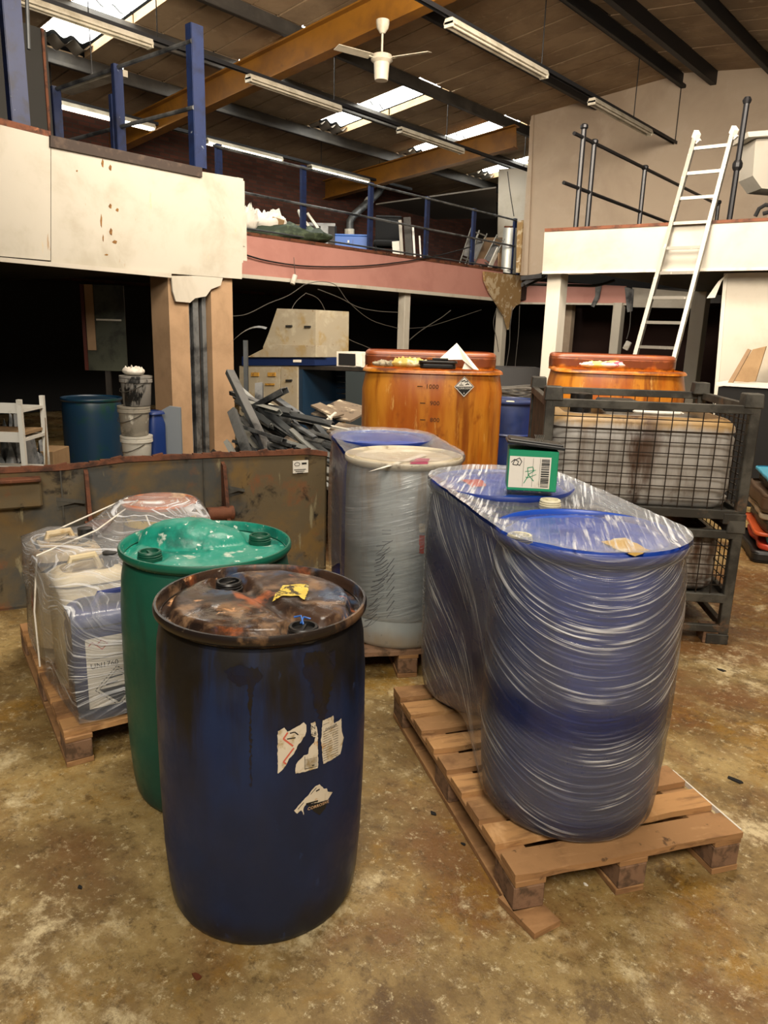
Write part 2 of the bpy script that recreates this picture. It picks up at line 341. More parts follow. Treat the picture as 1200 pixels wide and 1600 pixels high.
# ================================================================== SETTING
mb = MB().box((-4.5, 8, -.05), (23, 26, .1)); struct('floor', mb, m_floor)
def roofz(X): return 6.01+.119*(X+9.4) if X < -5.7 else 6.45-.119*(X+5.7)
ceil = thing('ceiling', None, None, (0, 0, 0), kind='structure')
mb = MB()
for a, b in ((-14.3, -5.7), (-5.7, 4)): mb.prism([(a, -5, roofz(a)+.16), (b, -5, roofz(b)+.16), (b, 20.5, roofz(b)+.16), (a, 20.5, roofz(a)+.16)], (0, 0, .05))
obj('roof_sheet', mb, M('roof_underlay', '#0f0d0b', .95), ceil)
PX = [-14.2, -12.15, -10.7, -9.2, -7.5, -5.9, -4.3, -2.7, -1.1, .5, 2.1, 3.9]
SKY = {(1, 0), (1, 3), (1, -3), (1, -6), (2, 0), (2, 3), (2, -3), (2, -6), (2, 6), (1, 6)}
def slab(a, b, y0, y1, dz=0, t=.03):
    return MB().prism([(a, y0, roofz(a)+dz), (b, y0, roofz(b)+dz), (b, y1, roofz(b)+dz), (a, y1, roofz(a)+dz)], (0, 0, t))
def wavy(a, b, y0, y1, dz, nw=3, amp=.035, t=.006, rows=1):
    mb = MB()
    def fn(u, v):
        y = y0+(y1-y0)*u; x = a+(b-a)*v; return (x, y, roofz(x)+dz+amp*math.cos(u*nw*2*PI))
    mb.grid(fn, nw*8, rows); return mb
rnd = random.Random(3)
for r in range(len(PX)-1):
    a, b = PX[r]+.02, PX[r+1]-.02
    if r > 6: obj('liner_panel', slab(a, b, -4.6, 20.3, 0, .03), m_roof, ceil); continue
    obj('liner_panel', slab(a, b, -4.6, 3.768, 0, .03), m_roof, ceil); obj('liner_panel', slab(a, b, 17.89, 20.3, 0, .03), m_roof, ceil)
    for k in range(-8, 7):
        y0 = 11.3+.94*k+.012; y1 = y0+.916
        if (r, k) in SKY:
            obj('skylight_sheet', wavy(a+.25 if r == 1 else a, b, y0+.03, y1-.03, .11), m_skylight, ceil, smooth=True)
            if r == 1: obj('corrugated_lip', wavy(a, a+.28, y0, y1, .03, amp=.05), m_skin, ceil, smooth=True)
            for yy in (y0-.01, y1): obj('skylight_kerb', slab(a, b, yy, yy+.02, 0, .12), m_card, ceil)
            continue
        for q in (0, .47):
            dz = rnd.uniform(0, .012); obj('liner_panel', slab(a, b, y0+q, y0+q+.438, dz, .03), m_roof, ceil)
for i, X in enumerate(PX[1:-1]):
    dk = m_purlin if X < -9 else m_purlin_d
    w = .07; h = .22 if X < -6 else .25; z = roofz(X)
    mb = MB().box((X, 7.5, z-h/2), (.02, 26, h)).box((X+w/2, 7.5, z-h+.01), (w, 26, .02)).box((X-w/2, 7.5, z-.012), (w, 26, .02)).box((X+w, 7.5, z-h+.03), (.012, 26, .05))
    struct('trim_%d' % (i+1), mb, dk)
mb = MB().box((-5.35, 7.5, roofz(-5.35)-.13), (.10, 26, .25)); struct('trim_20', mb, m_purlin_d)
# yellow girders under the purlins
def girder(pa, pb, n, xr=None):
    pl = ((-9.4, 0, 6.01-.25), (-.119, 0, 1)); A, B = onpl(*pa, *pl), onpl(*pb, *pl); d = (B-A); d /= d.x
    L = A+d*(-14.2-A.x); R = A+d*((xr or -5.7)-A.x); mb = MB(); h = .42
    for z, hh, w in ((-h/2, h, .02), (-.01, .022, .2), (-h, .022, .2)):
        mb.beam(L+V(0, 0, z), R+V(0, 0, z), w, hh)
        E = R+V(9.6, 9.6*d.y, -9.6*.119)
        if not xr: mb.beam(R+V(0, 0, z), E+V(0, 0, z), w, hh)
    g = struct('trim_%d' % n, mb, m_yellow)
    return A, d
A1, d1 = girder((213, 182), (573, 2), 21)
girder((560, 268), (800, 198), 22, -8.9)
# walls
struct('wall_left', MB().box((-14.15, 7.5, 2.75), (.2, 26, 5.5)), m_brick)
struct('wall_left_bay_shade', MB().box((-14.0, 7.5, 1.2), (.08, 25.6, 2.38)), m_black); struct('wall_back', MB().box((-9, 20.3, 3.2), (11, .2, 6.4)), m_darkwall)  # black sheet over the lower brick paints in the shade of the bay
mb = MB().prism([(-8.87, 14.61, 2.93), (-5.75, 14.95, 2.93), (3.9, 16.0, 2.93), (3.9, 16.0, roofz(3.9)+.1), (-5.7, 14.95, 6.5), (-8.87, 14.61, roofz(-8.87)+.06)], (-.02, .15, 0))
struct('wall_gable', mb, m_wall)
mb = MB(); q = [onS(x, y, 16.6) for x, y in ((777, 402), (826, 402), (830, 262), (779, 264))]; mb.prism(q, (0, .08, 0)); struct('wall_white_return', mb, m_whitewall)
mb = MB(); q = [onS(x, y, 14.5) for x, y in ((828, 190), (834, 176), (824, 430), (818, 430))]; mb.prism(q, (0, .04, 0)); struct('trim_23', mb, m_wall)
struct('wall_right', MB().box((4.0, 7.5, 3), (.2, 26, 6)), m_wall)
# left mezzanine: slab and white fascia boards
struct('floor_mezzanine_left', MB().box((-10.65, .8, 2.75), (6.9, 9.6, .9)), m_darksteel)
XF = -7.1
def face(px, X=XF, t=-.03): return MB().prism([onx(x, y, X) for x, y in px], (t, 0, 0))
fas = struct('trim_24', face([(-60, 178), (79, 213), (79, 407), (-60, 395)]), m_cream)
obj('fascia_board', face([(80, 228), (380, 279), (378, 436), (80, 413)]), m_cream, fas)
obj('fascia_board', face([(-60, 168), (79, 205), (79, 214), (-60, 180)], XF+.002), m_rustedge, fas)
obj('bottom_batten', face([(-60, 396), (268, 427), (268, 434), (-60, 403)], XF+.03), m_creamR, fas)
for i, (a, b, c, d) in enumerate(((371, 277, 411, 379), (375, 281, 385, 382), (372, 330, 408, 385), (376, 290, 345, 381))):
    obj('torn_board_edge', face([(a, b), (d, b+2), (d+1, c), (a+1, c-2)], XF-.02-.015*i, -.012), m_creamR, fas)
# stain runs / chips on the white board
random.seed(5)
mb = MB()
for x, y, w, h in ((160, 255, 4, 14), (172, 262, 5, 10), (158, 345, 3, 22), (172, 322, 5, 8), (183, 328, 5, 6), (161, 372, 2, 12), (173, 362, 5, 12), (179, 378, 8, 6), (166, 398, 6, 3), (120, 267, 3, 3), (180, 240, 3, 4)):
    mb.prism([onx(x+dx, y+dy, XF+.001) for dx, dy in ((-w/2, 0), (0, -h/2), (w/2, -h/5), (w/3, h/2), (-w/4, h/3))], (.002, 0, 0))
obj('scuff_mark', mb, M('brown_scuff', '#7a5626', .8, layers=[('#5c3a18', 30, .5, .6)]), fas)
obj('toe_board', face([(79, 211), (316, 262), (316, 277), (79, 229)], XF+.03), M('brown_toe_board', '#362c26', .8, layers=[('#4a3d34', 12, .5, .7)]), fas)
# boxed pillar with torn foot
pil = struct('trim_25', MB(), m_tan)
pa, pb = onx(262, 434, XF-.06), onx(356, 434, XF-.06)
def col(y0, y1, x0, x1, z0, z1): return MB().box(((x0+x1)/2, (y0+y1)/2, (z0+z1)/2), (x1-x0, y1-y0, z1-z0))
Yl, Yr = pa.y+.0, pb.y+.06
obj('plasterboard', col(Yl, Yl+.25, -7.5, -7.16, 0, 2.3), m_tan, pil)
obj('plasterboard', col(Yr-.30, Yr, -7.5, -7.16, 0, 2.3), m_tan, pil)
obj('backing_box', col(Yl+.2, Yr-.2, -7.55, -7.40, 0, 2.3), m_darksteel, pil)
mb = MB(); mb.channel((-7.19, Yl+.36, 0), (-7.19, Yl+.36, 2.25), .07, .05, up=(1, 0, 0)); mb.channel((-7.19, Yl+.47, 0), (-7.19, Yl+.47, 2.25), .05, .05, up=(1, 0, 0)); mb.channel((-7.22, Yl+.28, 0), (-7.22, Yl+.28, 2.25), .04, .05, up=(1, 0, 0))
obj('steel_channel', mb, m_studs[0], pil)
pr_ = [(268, 431), (349, 431), (345, 446), (330, 452), (322, 463), (305, 466), (297, 473), (275, 471), (270, 455)]
obj('torn_fascia_flap', face(pr_, XF-.005, -.02), m_creamR, pil)
# pink fascia and deck
struct('floor_mezzanine_rear', MB().box((-11.74, 12.9, 2.75), (4.6, 14.8, .55)), m_darksteel)
XP = -9.4
pf = struct('trim_26', face([(378, 364), (786, 424), (782, 470), (378, 432)], XP), m_pink)
obj('bottom_batten', face([(378, 428), (782, 466), (782, 471), (378, 434)], XP+.03), m_whitepaint, pf)
obj('top_edge', face([(378, 361), (786, 421), (786, 425), (378, 366)], XP+.02, -.08), m_rustedge, pf)
tp = [(757, 424), (816, 431), (813, 474), (806, 478), (800, 486), (797, 500), (795, 515), (789, 494), (779, 478), (765, 455), (758, 438)]
obj('torn_plaster_corner', MB().prism([onx(x, y, XP+.12) for x, y in tp], (-.05, 0, 0)), m_plaster, pf)
# second pink fascia, beyond
mb = MB().prism([onS(x, y, 15.9) for x, y in ((800, 438), (978, 447), (979, 476), (800, 474))], (0, .05, 0)); p2 = struct('trim_27', mb, m_pink)
obj('bottom_batten', MB().prism([onS(x, y, 15.85) for x, y in ((800, 472), (980, 474), (980, 477), (800, 475))], (0, .03, 0)), m_whitepaint, p2)
obj('white_panel', MB().prism([onS(x, y, 15.8) for x, y in ((988, 449), (1100, 458), (1090, 482), (989, 480))], (0, .05, 0)), m_creamR, p2)
for q in (((930, 446), (940, 446), (936, 466), (928, 480), (923, 478), (930, 462)), ((976, 448), (990, 452), (988, 486), (980, 488), (978, 470))):
    obj('torn_strip', MB().prism([onS(x, y, 15.75) for x, y in q], (0, .02, 0)), m_studs[0], p2)
struct('floor_mezzanine_far', MB().prism([(-9.3, 15.95, 2.42), (-4, 16.5, 2.42), (-4, 20, 2.42), (-9.3, 20, 2.42)], (0, 0, .3)), m_darksteel)
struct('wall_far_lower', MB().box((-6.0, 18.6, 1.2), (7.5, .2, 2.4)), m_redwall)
# right mezzanine
def S8(x, y, o=0): return onS(x, y, 7.9+o)
rf = struct('trim_28', MB().prism([S8(x, y) for x, y in ((851, 361), (1260, 341), (1260, 420), (847, 428))], (0, .04, 0)), m_creamR)
obj('top_edge', MB().prism([S8(x, y, -.01) for x, y in ((851, 357), (1260, 337), (1260, 342), (851, 362))], (0, .05, 0)), m_rustedge, rf)
obj('bottom_batten', MB().prism([S8(x, y, -.02) for x, y in ((847, 424), (1260, 416), (1260, 421), (847, 428))], (0, .04, 0)), m_whitepaint, rf)
xa = S8(1250, 380).x
def yS(x): return 7.9+K*(x+9.4)
obj('fascia_board', MB().prism([(xa, yS(xa), 2.40), (3.9, yS(3.9), 2.40), (3.9, yS(3.9), 2.87), (xa, yS(xa), 2.87)], (0, .04, 0)), m_creamR, rf)
struct('floor_mezzanine_right', MB().prism([(-4.75, 8.5, 2.5), (3.9, 9.45, 2.5), (3.9, 15.9, 2.5), (-4.75, 15.0, 2.5)], (0, 0, .32)), m_darksteel)
def column(n, x, ytop, S0, w, zt, mat=m_whitepaint, lab=None):
    p = onS(x, ytop, S0); c = struct('trim_%d' % n, MB().box((p.x, p.y+w/2, zt/2), (w, w, zt)), mat, bevel=.006)
column(29, 866, 430, 8.05, .19, 2.42)
p = onx(635, 470, -9.55); struct('trim_30', MB().box((p.x-.05, p.y, 1.22), (.17, .17, 2.42)), m_whitepaint, bevel=.006)
p = onx(787, 490, -9.5); struct('trim_31', MB().box((p.x-.05, p.y, 1.22), (.19, .19, 2.42)), m_whitepaint, bevel=.006)
column(32, 965, 476, 15.8, .2, 2.42)
column(33, 1093, 460, 13.2, .24, 2.5); column(34, 888, 490, 16.6, .18, 2.4, m_wall)
# white room wall below the right mezzanine
mb = MB().prism([S8(x, y, .25) for x, y in ((1131, 427), (1262, 424), (1262, 800), (1104, 760))], (0, .1, 0)); wr = struct('wall_white_room', mb, m_whitewall)
obj('wall_board', MB().prism([(xa, yS(xa)+.25, 0), (3.9, yS(3.9)+.25, 0), (3.9, yS(3.9)+.25, 2.42), (xa, yS(xa)+.25, 2.42)], (0, .1, 0)), m_whitewall, wr)
obj('wall_edge', MB().prism([S8(x, y, .24) for x, y in ((1131, 427), (1137, 427), (1110, 760), (1104, 760))], (0, .14, 0)), m_whitepaint, wr)
obj('torn_paper', MB().prism([S8(x, y, .2) for x, y in ((1136, 428), (1127, 440), (1117, 465), (1104, 466), (1122, 440))], (0, .01, 0)), m_paper, wr)
# suspended tile ceiling over the far mezzanine room
mb = MB(); q = [onz(x, y, 4.6) for x, y in ((587, 320), (680, 343), (775, 341), (775, 294))]; tc = struct('ceiling_inner', mb.prism(q, (0, 0, .03)), M('grey_ceiling_tile', '#6f6a62', .9))
# ================================================================== RAILINGS
def rail_tube(mb, p, q, r=.024): return mb.tube([p, q], r, 8)
t = thing('blue_guard_rail', 'blue steel post and pipe guard rail on the white-fronted upper floor at left', 'railing', onx(310, 260, XF))
o = t.location.copy()
def loc(mb): mb.v = [tuple(Vector(v)-o) for v in mb.v]; return mb
def post(x0, y0, x1, y1, X, w=.1, d=.06, zt=None):
    a, b = onx(x0, y0, X), onx(x1, y1, X); a.y = b.y; a.z = zt or a.z; return MB().channel(b, a, w, d, .012, up=(1, 0, 0))
obj('post', loc(post(313, 40, 314, 262, XF-.05, .14, .1)), m_blue, t)
obj('post', loc(post(27, 0, 34, 200, XF-.05, .15, .08, 5.3)), m_blue, t)
zr = 4.5; A, B = onz(300, 64, zr), onz(83, 141, zr)
obj('top_rail', loc(rail_tube(MB(), A, B)), m_studs[0], t)
A2, B2 = A+V(0, 0, -.62), A+(B-A)*.95+V(0, 0, -.62); obj('middle_rail', loc(rail_tube(MB(), A2, B2)), m_studs[0], t)
for f, z1 in ((.48, 0), (.97, 0)):
    c = A+(B-A)*f; obj('post', loc(MB().channel((c.x, c.y, 3.2), (c.x, c.y, zr+.03), .1, .06, .012, up=(1, 0, 0))), m_blue, t)
c = onx(183, 200, -8.6); obj('post', loc(MB().channel((c.x, c.y, 3.2), (c.x, c.y, c.z+.35), .1, .06, .012, up=(1, 0, 0))), m_blue, t)
o_ = obj('thin_rod', loc(MB().tube([onx(42, 0, -7.3), onx(45, 77, -7.3)], .018)), m_studs[1], t)
t = thing('blue_guard_rail', 'blue posts with grey rails along the top of the pink fascia', 'railing', onx(475, 368, XP-.1)); o = t.location.copy()
for x, yb in ((475, 370), (579, 389), (666, 404), (738, 414), (345, 335), (801, 425)):
    p = onx(x, yb, XP-.1); obj('post', loc(MB().channel((p.x, p.y, 3.0), (p.x, p.y, 4.22), .09, .05, .01, up=(1, 0, 0))), m_blue, t)
for z, nm in ((4.17, 'top_rail'), (3.62, 'middle_rail'), (3.12, 'bottom_rail')):
    a, b = onx(335, 300, XP-.06), onx(803, 400, XP-.06); obj(nm, loc(rail_tube(MB(), (a.x, a.y, z), (b.x, b.y, z), .02 if z > 3.2 else .014)), m_studs[0] if z > 3.2 else m_studs[1], t)
t = thing('black_pipe_rail', 'black pipe railing beside the ladder on the right upper floor', 'railing', onx(905, 355, -4.5)); o = t.location.copy()
m_rail = M('black_pipe', '#1d1d1f', .4, .4)
XR = -4.50
def vpost(x, yb, yt, X, r=.032):
    a, b = onx(x, yb, X), onx(x, yt, X); a = V(b.x, b.y, 2.8) ; mb = MB().tube([a, (b.x, b.y, b.z)], r)
    mb.lathe([(.03, -.03), (.046, -.015), (.046, .015), (.03, .03)], 10, (b.x, b.y, b.z)); return mb
for x, yb, yt in ((913, 350, 198), (929, 350, 222), (1008, 350, 262), (1123, 340, 316)): obj('post', loc(vpost(x, yb, yt, XR)), m_rail, t)
a, b = onx(897, 208, XR), onx(1122, 320, XR); obj('top_rail', loc(MB().tube([a, b], .022)), m_rail, t)
a2, b2 = a+V(0, -.15, -.55), b+V(0, 0, -.55); obj('middle_rail', loc(MB().tube([a2, b2], .022)), m_rail, t)
a, b = S8(1139, 345, .15), S8(1167, 160, .15)
t = thing('black_pipe_post', 'tall black pipe post with clamp right of the ladder top', 'post', a); o = a.copy(); a = a+V(0, 0, -.1)
a.z = 2.82
mb = MB().tube([a, b], .03); obj('pipe', loc(mb), m_rail, t); c = a.lerp(b, .52); d = (b-a).normalized()
obj('clamp', loc(MB().tube([c-d*.05, c-d*.02, c+d*.02, c+d*.05], [.035, .05, .05, .035], 10)), m_rail, t); obj('cap', loc(MB().tube([b-d*.01, b+d*.02, b+d*.05], [.035, .045, .03], 10)), m_rail, t)
# ================================================================== LADDER
PL = S8(1046, 362, -.07); PRr = S8(1103, 358, -.07)
def l3(xa, ya, P, Q): pass
foot = onz(1090-97/345*(768-215), 768, 0); dirL = (PL-foot).normalized(); topL = PL+dirL*1.02
wv = (PRr-PL); wv.z = 0; wv = wv.normalized()*.41
t = thing('ladder', 'aluminium ladder leaning against the white-fronted right upper floor', 'ladder', foot+wv/2); o = t.location.copy()
for s in (0, 1): obj('side_rail', loc(MB().beam(foot+wv*s*1.08, topL+wv*s*.92, .042, .065, wv.cross(dirL))), m_alu, t)
L_ = (topL-foot).length
for i in range(1, 16):
    f = i*.275/L_
    if f < .985: c = foot+(topL-foot)*f; obj('rung', loc(MB().beam(c+wv*.04*(1-f), c+wv*(1.08-.16*f), .03, .032)), m_alu, t)
for s in (0, .92): obj('top_hook', loc(MB().beam(topL+wv*s, topL+wv*s+dirL*.06+V(.03, -.05, 0), .05, .09).beam(topL+wv*s+dirL*.03, topL+wv*s+wv*.12-dirL*.04, .03, .05)), m_white, t)
# ================================================================== LIGHT TRUNKING, LAMPS, FAN
def trunk(X, z, y0, y1, label, rods, fits):
    t = thing('lighting_trunking', label, 'trunking', (X, y0, z)); c = V(X, y0, z)
    obj('channel', MB().channel((0, 0, 0), (0, y1-y0, 0), .06, .05, .006), m_purlin_d, t)
    for yr in rods: obj('hanging_rod', MB().tube([(0, yr-y0, 0), (0, yr-y0, roofz(X)-z-.02)], .008, 6), m_cabled, t)
    for i, (a, b, lit, lab) in enumerate(fits):
        f = thing('fluorescent_lamp', lab, 'lamp', (X, (a+b)/2, z-.1), 0, None); L = b-a; w = .14 if not lit else .17
        obj('casing', MB().prism([(-w*.35, -L/2, .05), (w*.35, -L/2, .05), (w/2, -L/2, 0), (w/2, -L/2, -.015), (-w/2, -L/2, -.015), (-w/2, -L/2, 0)], (0, L, 0)), m_fit, f)
        for s in (-1, 1):
            obj('tube', MB().tube([(s*w*.28, -L/2+.03, -.035), (s*w*.28, L/2-.03, -.035)], .014, 8), m_tube if lit else m_fit, f)
        for s in (-1, 1): obj('end_cap', MB().box((0, s*(L/2-.012), -.02), (w*.9, .024, .06)), m_fit, f)
trunk(-5.9, 5.28, 2.0, 15.0, 'dark lighting trunking nearest the camera, hung below the roof ridge', [5, 9.9, 13.0, 14.9], [(7.75, 10.0, False, 'unlit double lamp with a cream casing, high up right of the ceiling fan'), (11.45, 13.7, False, 'unlit cream double lamp on the trunking above the black pipe railing')])
trunk(-9.2, 5.2, 3.0, 15.2, 'lighting trunking in the middle, hung under the row of skylights', [6, 9.18, 12.18, 15.0], [(4.1, 5.9, False, 'unlit lamp at top left, hung behind the tall blue post'), (7.45, 9.3, False, 'unlit lamp hung below the yellow girder, left of the bright skylights'), (10.8, 12.7, False, 'unlit lamp hung in the centre, below the largest bright skylight')])
trunk(-12.5, 5.12, 4.0, 15.2, 'lighting trunking farthest left, seen behind the blue guard rails', [6.2, 12.1, 14.0], [(5.9, 8.0, True, 'lit twin-tube lamp behind the blue rail at left'), (9.1, 10.95, True, 'lit twin-tube lamp right of the thick blue double post'), (11.75, 13.6, True, 'lit twin-tube lamp above the pink fascia')])
fp = onpl(598, 36, (-8.3, 0, 6.01-.25-.42+.13), (0, 0, 1))
t = thing('ceiling_fan', 'grey white three-bladed ceiling fan hung under the yellow girder', 'fan', fp); 
obj('canopy', MB().lathe([(.03, -.12), (.075, -.06), (.085, .0), (.085, .03)], 20), m_fit, t, smooth=True)
obj('downrod', MB().tube([(0, 0, -.1), (0, 0, -.36)], .014), m_fit, t)
obj('motor', MB().lathe([(.05, -.34), (.13, -.37), (.14, -.43), (.10, -.46), (.09, -.62), (.085, -.66)], 24), m_fit, t, smooth=True)
for k in range(3):
    a = .25+k*2*PI/3; m = Matrix.Rotation(a, 3, 'Z') @ Matrix.Rotation(.2, 3, 'X')
    obj('blade', MB().box(tuple(Matrix.Rotation(a, 3, 'Z') @ V(.42, 0, -.41)), (.5, .13, .008), m, 1), m_fit, t)
    obj('blade_arm', MB().beam(Matrix.Rotation(a, 3, 'Z') @ V(.1, 0, -.42), Matrix.Rotation(a, 3, 'Z') @ V(.2, 0, -.415), .035, .01), m_fit, t)
# ================================================================== DRUMS
PROF = [(.255, 0), (.268, .008), (.277, .03), (.284, .08), (.292, .2), (.297, .38), (.298, .55), (.296, .72), (.289, .83), (.279, .885), (.276, .9), (.290, .904), (.296, .912), (.2965, .924), (.293, .932), (.2865, .932)]
PROF2 = [(.262, 0), (.274, .01), (.28, .03), (.284, .12), (.286, .3), (.287, .6), (.286, .8), (.282, .87), (.276, .895), (.288, .902), (.294, .912), (.295, .924), (.292, .932), (.2865, .932)]
def prad(z, prof=PROF):
    for (r0, z0), (r1, z1) in zip(prof[:-1], prof[1:]):
        if z0 <= z <= z1 and z1 > z0: return r0+(r1-r0)*(z-z0)/(z1-z0)
    return prof[-1][0]
def sst(a, b, x): t = max(0, min(1, (x-a)/(b-a))); return t*t*(3-2*t)
def lidmesh(hf, r0=.2865, nr=30, nt=84):
    mb = MB()
    for i in range(nr+1):
        rr = r0-.0022*i if i < 6 else (r0-.011)*(1-(i-5)/(nr-5)) if i < nr else .002
        for k in range(nt):
            a = 2*PI*k/nt; x, y = rr*math.cos(a), rr*math.sin(a); z = .932-.036*sst(r0-.001, r0-.0085, rr)
            if rr < r0-.010: z += hf(x, y, rr)
            mb.v.append((x, y, z))
    for i in range(nr):
        for k in range(nt): a = i*nt+k; b = i*nt+(k+1) % nt; mb.f.append((a, b, b+nt, a+nt))
    mb.f.append(tuple(nr*nt+k for k in range(nt))); return mb
def drum(name, label, c, zb, mats, hf, bungs, prof=PROF, group=None, rim=True, tilt=0):
    t = thing(name, label, 'drum', (c[0], c[1], zb), 0, group); t.rotation_euler[0] = tilt
    obj('body', MB().lathe(prof[:11 if prof is PROF else 9], 72, cap1=False), mats[0], t, smooth=True, sharp=60)
    obj('rim', MB().lathe(prof[9 if prof is PROF else 8:], 72, cap0=False, cap1=False), mats[1], t, smooth=True, sharp=60)
    obj('lid', lidmesh(hf), mats[2], t, smooth=True, sharp=60)
    for (x, y, m) in bungs:
        b = obj('bung', MB().lathe([(.040, .898), (.041, .912), (.037, .914), (.040, .919), (.037, .922), (.039, .927), (.036, .932), (.030, .932), (.028, .922)], 24, (x, y, 0)), m, t, smooth=True, sharp=30)
        obj('bung_key', MB().box((x, y, .924), (.05, .008, .008), Matrix.Rotation(x*9, 3, 'Z')), m, b)
    return t
def nse(x, y, z=0, s=1): return noise.noise(Vector((x*s, y*s, z)))
def local(p, c, zb=0): return (p.x-c[0], p.y-c[1])
def drum_mat(name, base, dirt, amt, extra=(), rough=.45):
    k = NT(name); p = k.n('ShaderNodeBsdfPrincipled'); k.l(p.outputs[0], k.out.inputs[0]); tc = k.n('ShaderNodeTexCoord'); sx = k.n('ShaderNodeSeparateXYZ'); k.l(tc.outputs['Object'], sx.inputs[0])
    c = k.mix(k.ramp(k.noise(3, (1, 1, .5), 4), .4, .65), lin(base), lin(extra[0] if extra else base))
    n = k.noise(9, (1.4, 1.4, .16), 6, rough=.65, dist=.4); n2 = k.noise(2.2, (1, 1, .6), 4, off=(3, 3, 3))
    f = k.math('ADD', k.math('MULTIPLY', k.math('ADD', n, n2), .5), k.math('MULTIPLY', k.ramp(sx.outputs['Z'], .5, .93), amt)); c = k.mix(k.ramp(f, .56, .74), c, lin(dirt))
    f = k.math('ADD', n2, k.math('MULTIPLY', k.ramp(sx.outputs['Z'], .25, 0), .3)); c = k.mix(k.ramp(f, .58, .8, 0, .8), c, lin(dirt))
    c = k.mix(k.ramp(k.noise(22, (1, 1, .6), 5, off=(1, 2, 3)), .66, .74, 0, .5), c, lin(extra[1] if len(extra) > 1 else '#5c6a86'))
    k.l(c, p.inputs['Base Color']); k.l(k.ramp(k.noise(6), .35, .65, rough-.08, rough+.15), p.inputs['Roughness'])
    b = k.n('ShaderNodeBump'); b.inputs['Strength'].default_value = .25; b.inputs['Distance'].default_value = .004; k.l(k.noise(14, (1, 1, .4), 4), b.inputs['Height']); k.l(b.outputs[0], p.inputs['Normal']); return k.m
m_fd = drum_mat('blue_drum_body', '#0c2349', '#0f0c0a', .26, ('#081936', '#22375f'))
m_frim = M('oily_rim', '#1c1512', .32, layers=[('#6b5138', 9, .55, .72), ('#a08a6c', 30, .7, .76)])
m_flid = M('rusty_oily_lid', '#3b2a20', .34, layers=[('#1d1613', 4, .45, .6), ('#7a6048', 9, .50, .66), ('#33465f', 4.5, .56, .66, (1, 1, 1), .8), ('#94502a', 5, .57, .69, (1, 1.6, 1), .9), ('#cf9c70', 13, .63, .72), ('#b0a8a0', 22, .66, .75)], bump=(14, .5, .006), rvar=(5, .2, .5))
FC = (-1.538, 1.271)
bf = [local(onz(x, y, .915), FC) for x, y in ((358, 916), (474, 987))]
u_ = Vector((bf[1][0]-bf[0][0], bf[1][1]-bf[0][1])).normalized()
def hf_front(x, y, r):
    d = min(math.hypot(x-b[0], y-b[1]) for b in bf); s = -x*u_.y+y*u_.x
    pl = .034*sst(.256, .238, r)*sst(.048, .066, d); pl *= 1-.6*sst(.045, .0, abs(s+.02*nse(x, y, 1, 8)))
    return pl+.008*nse(x, y, 2, 9)*sst(.26, .2, r)+.003*nse(x, y, 5, 30)
fd = drum('plastic_drum', 'nearest blue drum with a rusty oily lid and torn white labels', FC, 0, (m_fd, m_frim, m_flid), hf_front, [(b[0], b[1], m_blackplastic) for b in bf])
def cylhit(px, py, c, zb=0, prof=PROF):
    d = ray(px, py); r = .296
    for _ in range(5):
        ox, oy = CP.x-c[0], CP.y-c[1]; A_ = d.x**2+d.y**2; B_ = 2*(ox*d.x+oy*d.y); C_ = ox*ox+oy*oy-r*r; D_ = max(0, B_*B_-4*A_*C_); t_ = (-B_-math.sqrt(D_))/(2*A_)
        P = CP+d*t_; r = prad(max(0, min(.9, P.z-zb)), prof)
    return (math.atan2(P.y-c[1], P.x-c[0])*.295, P.z-zb)
def dsurf(h=.001, prof=PROF): return lambda s, z, hh=None: ((prad(z, prof)+(h if hh is None else hh))*math.cos(s/.295), (prad(z, prof)+(h if hh is None else hh))*math.sin(s/.295), z)
def pxp(pts, c=FC, x0=420, y0=1100, k=8, zb=0, prof=PROF): return [cylhit(x0+u/k, y0+v/k, c, zb, prof) for u, v in pts]
m_oldpaper = M('dirty_label_paper', '#cfc6b2', .7, layers=[('#a8946c', 30, .5, .7), ('#b98a48', 14, .62, .72)])
Lp = [(110, 340), (190, 290), (230, 345), (320, 300), (430, 230), (468, 260), (462, 370), (430, 420), (400, 480), (365, 500), (345, 560), (310, 620), (250, 680), (215, 760), (160, 830), (108, 872)]
Mp = [(525, 240), (575, 215), (605, 330), (610, 400), (612, 795), (330, 868), (325, 830), (345, 730), (440, 640), (490, 620), (500, 545), (560, 480), (580, 410), (530, 390)]
Rp = [(668, 205), (800, 145), (815, 240), (900, 180), (905, 330), (930, 420), (890, 620), (680, 748), (665, 600), (650, 440)]
labs = []
for i, pl in enumerate((Lp, Mp, Rp)):
    mb = MB(); put_poly(mb, rag(pxp(pl), .0011, i, .005), dsurf(.0014), 1); labs.append(obj('torn_label', mb, m_oldpaper, fd, label='torn remnant of a white hazard label'))
m_pinkred = M('faded_red_print', '#c4604c', .7)
mb = MB()
for seg in (((235, 350), (180, 430), (300, 520)), ((310, 545), (180, 720), (215, 745))): stroke(mb, pxp(seg), .0045, dsurf(.0024))
obj('red_diamond_print', mb, m_pinkred, labs[0])
mb = MB(); stroke(mb, pxp(((225, 432), (330, 415))), .003, dsurf(.0025)); stroke(mb, pxp(((260, 360), (320, 345), (365, 380))), .003, dsurf(.0025)); obj('symbol_print', mb, m_ink, labs[0])
def pa_(u, v): return cylhit(420+u/8, 1100+v/8, FC)
a0, a1 = pa_(680, 380), pa_(880, 270); angL = 0
mb = MB(); c = pa_(552, 290); put_text(mb, 'N', .017, c, dsurf(.0024)); c = pa_(555, 375); put_text(mb, '68', .017, c, dsurf(.0024))
for i in range(7): v = 680+i*18; stroke(mb, pxp(((450, v+12), (600, v-16))), .0009, dsurf(.0024))
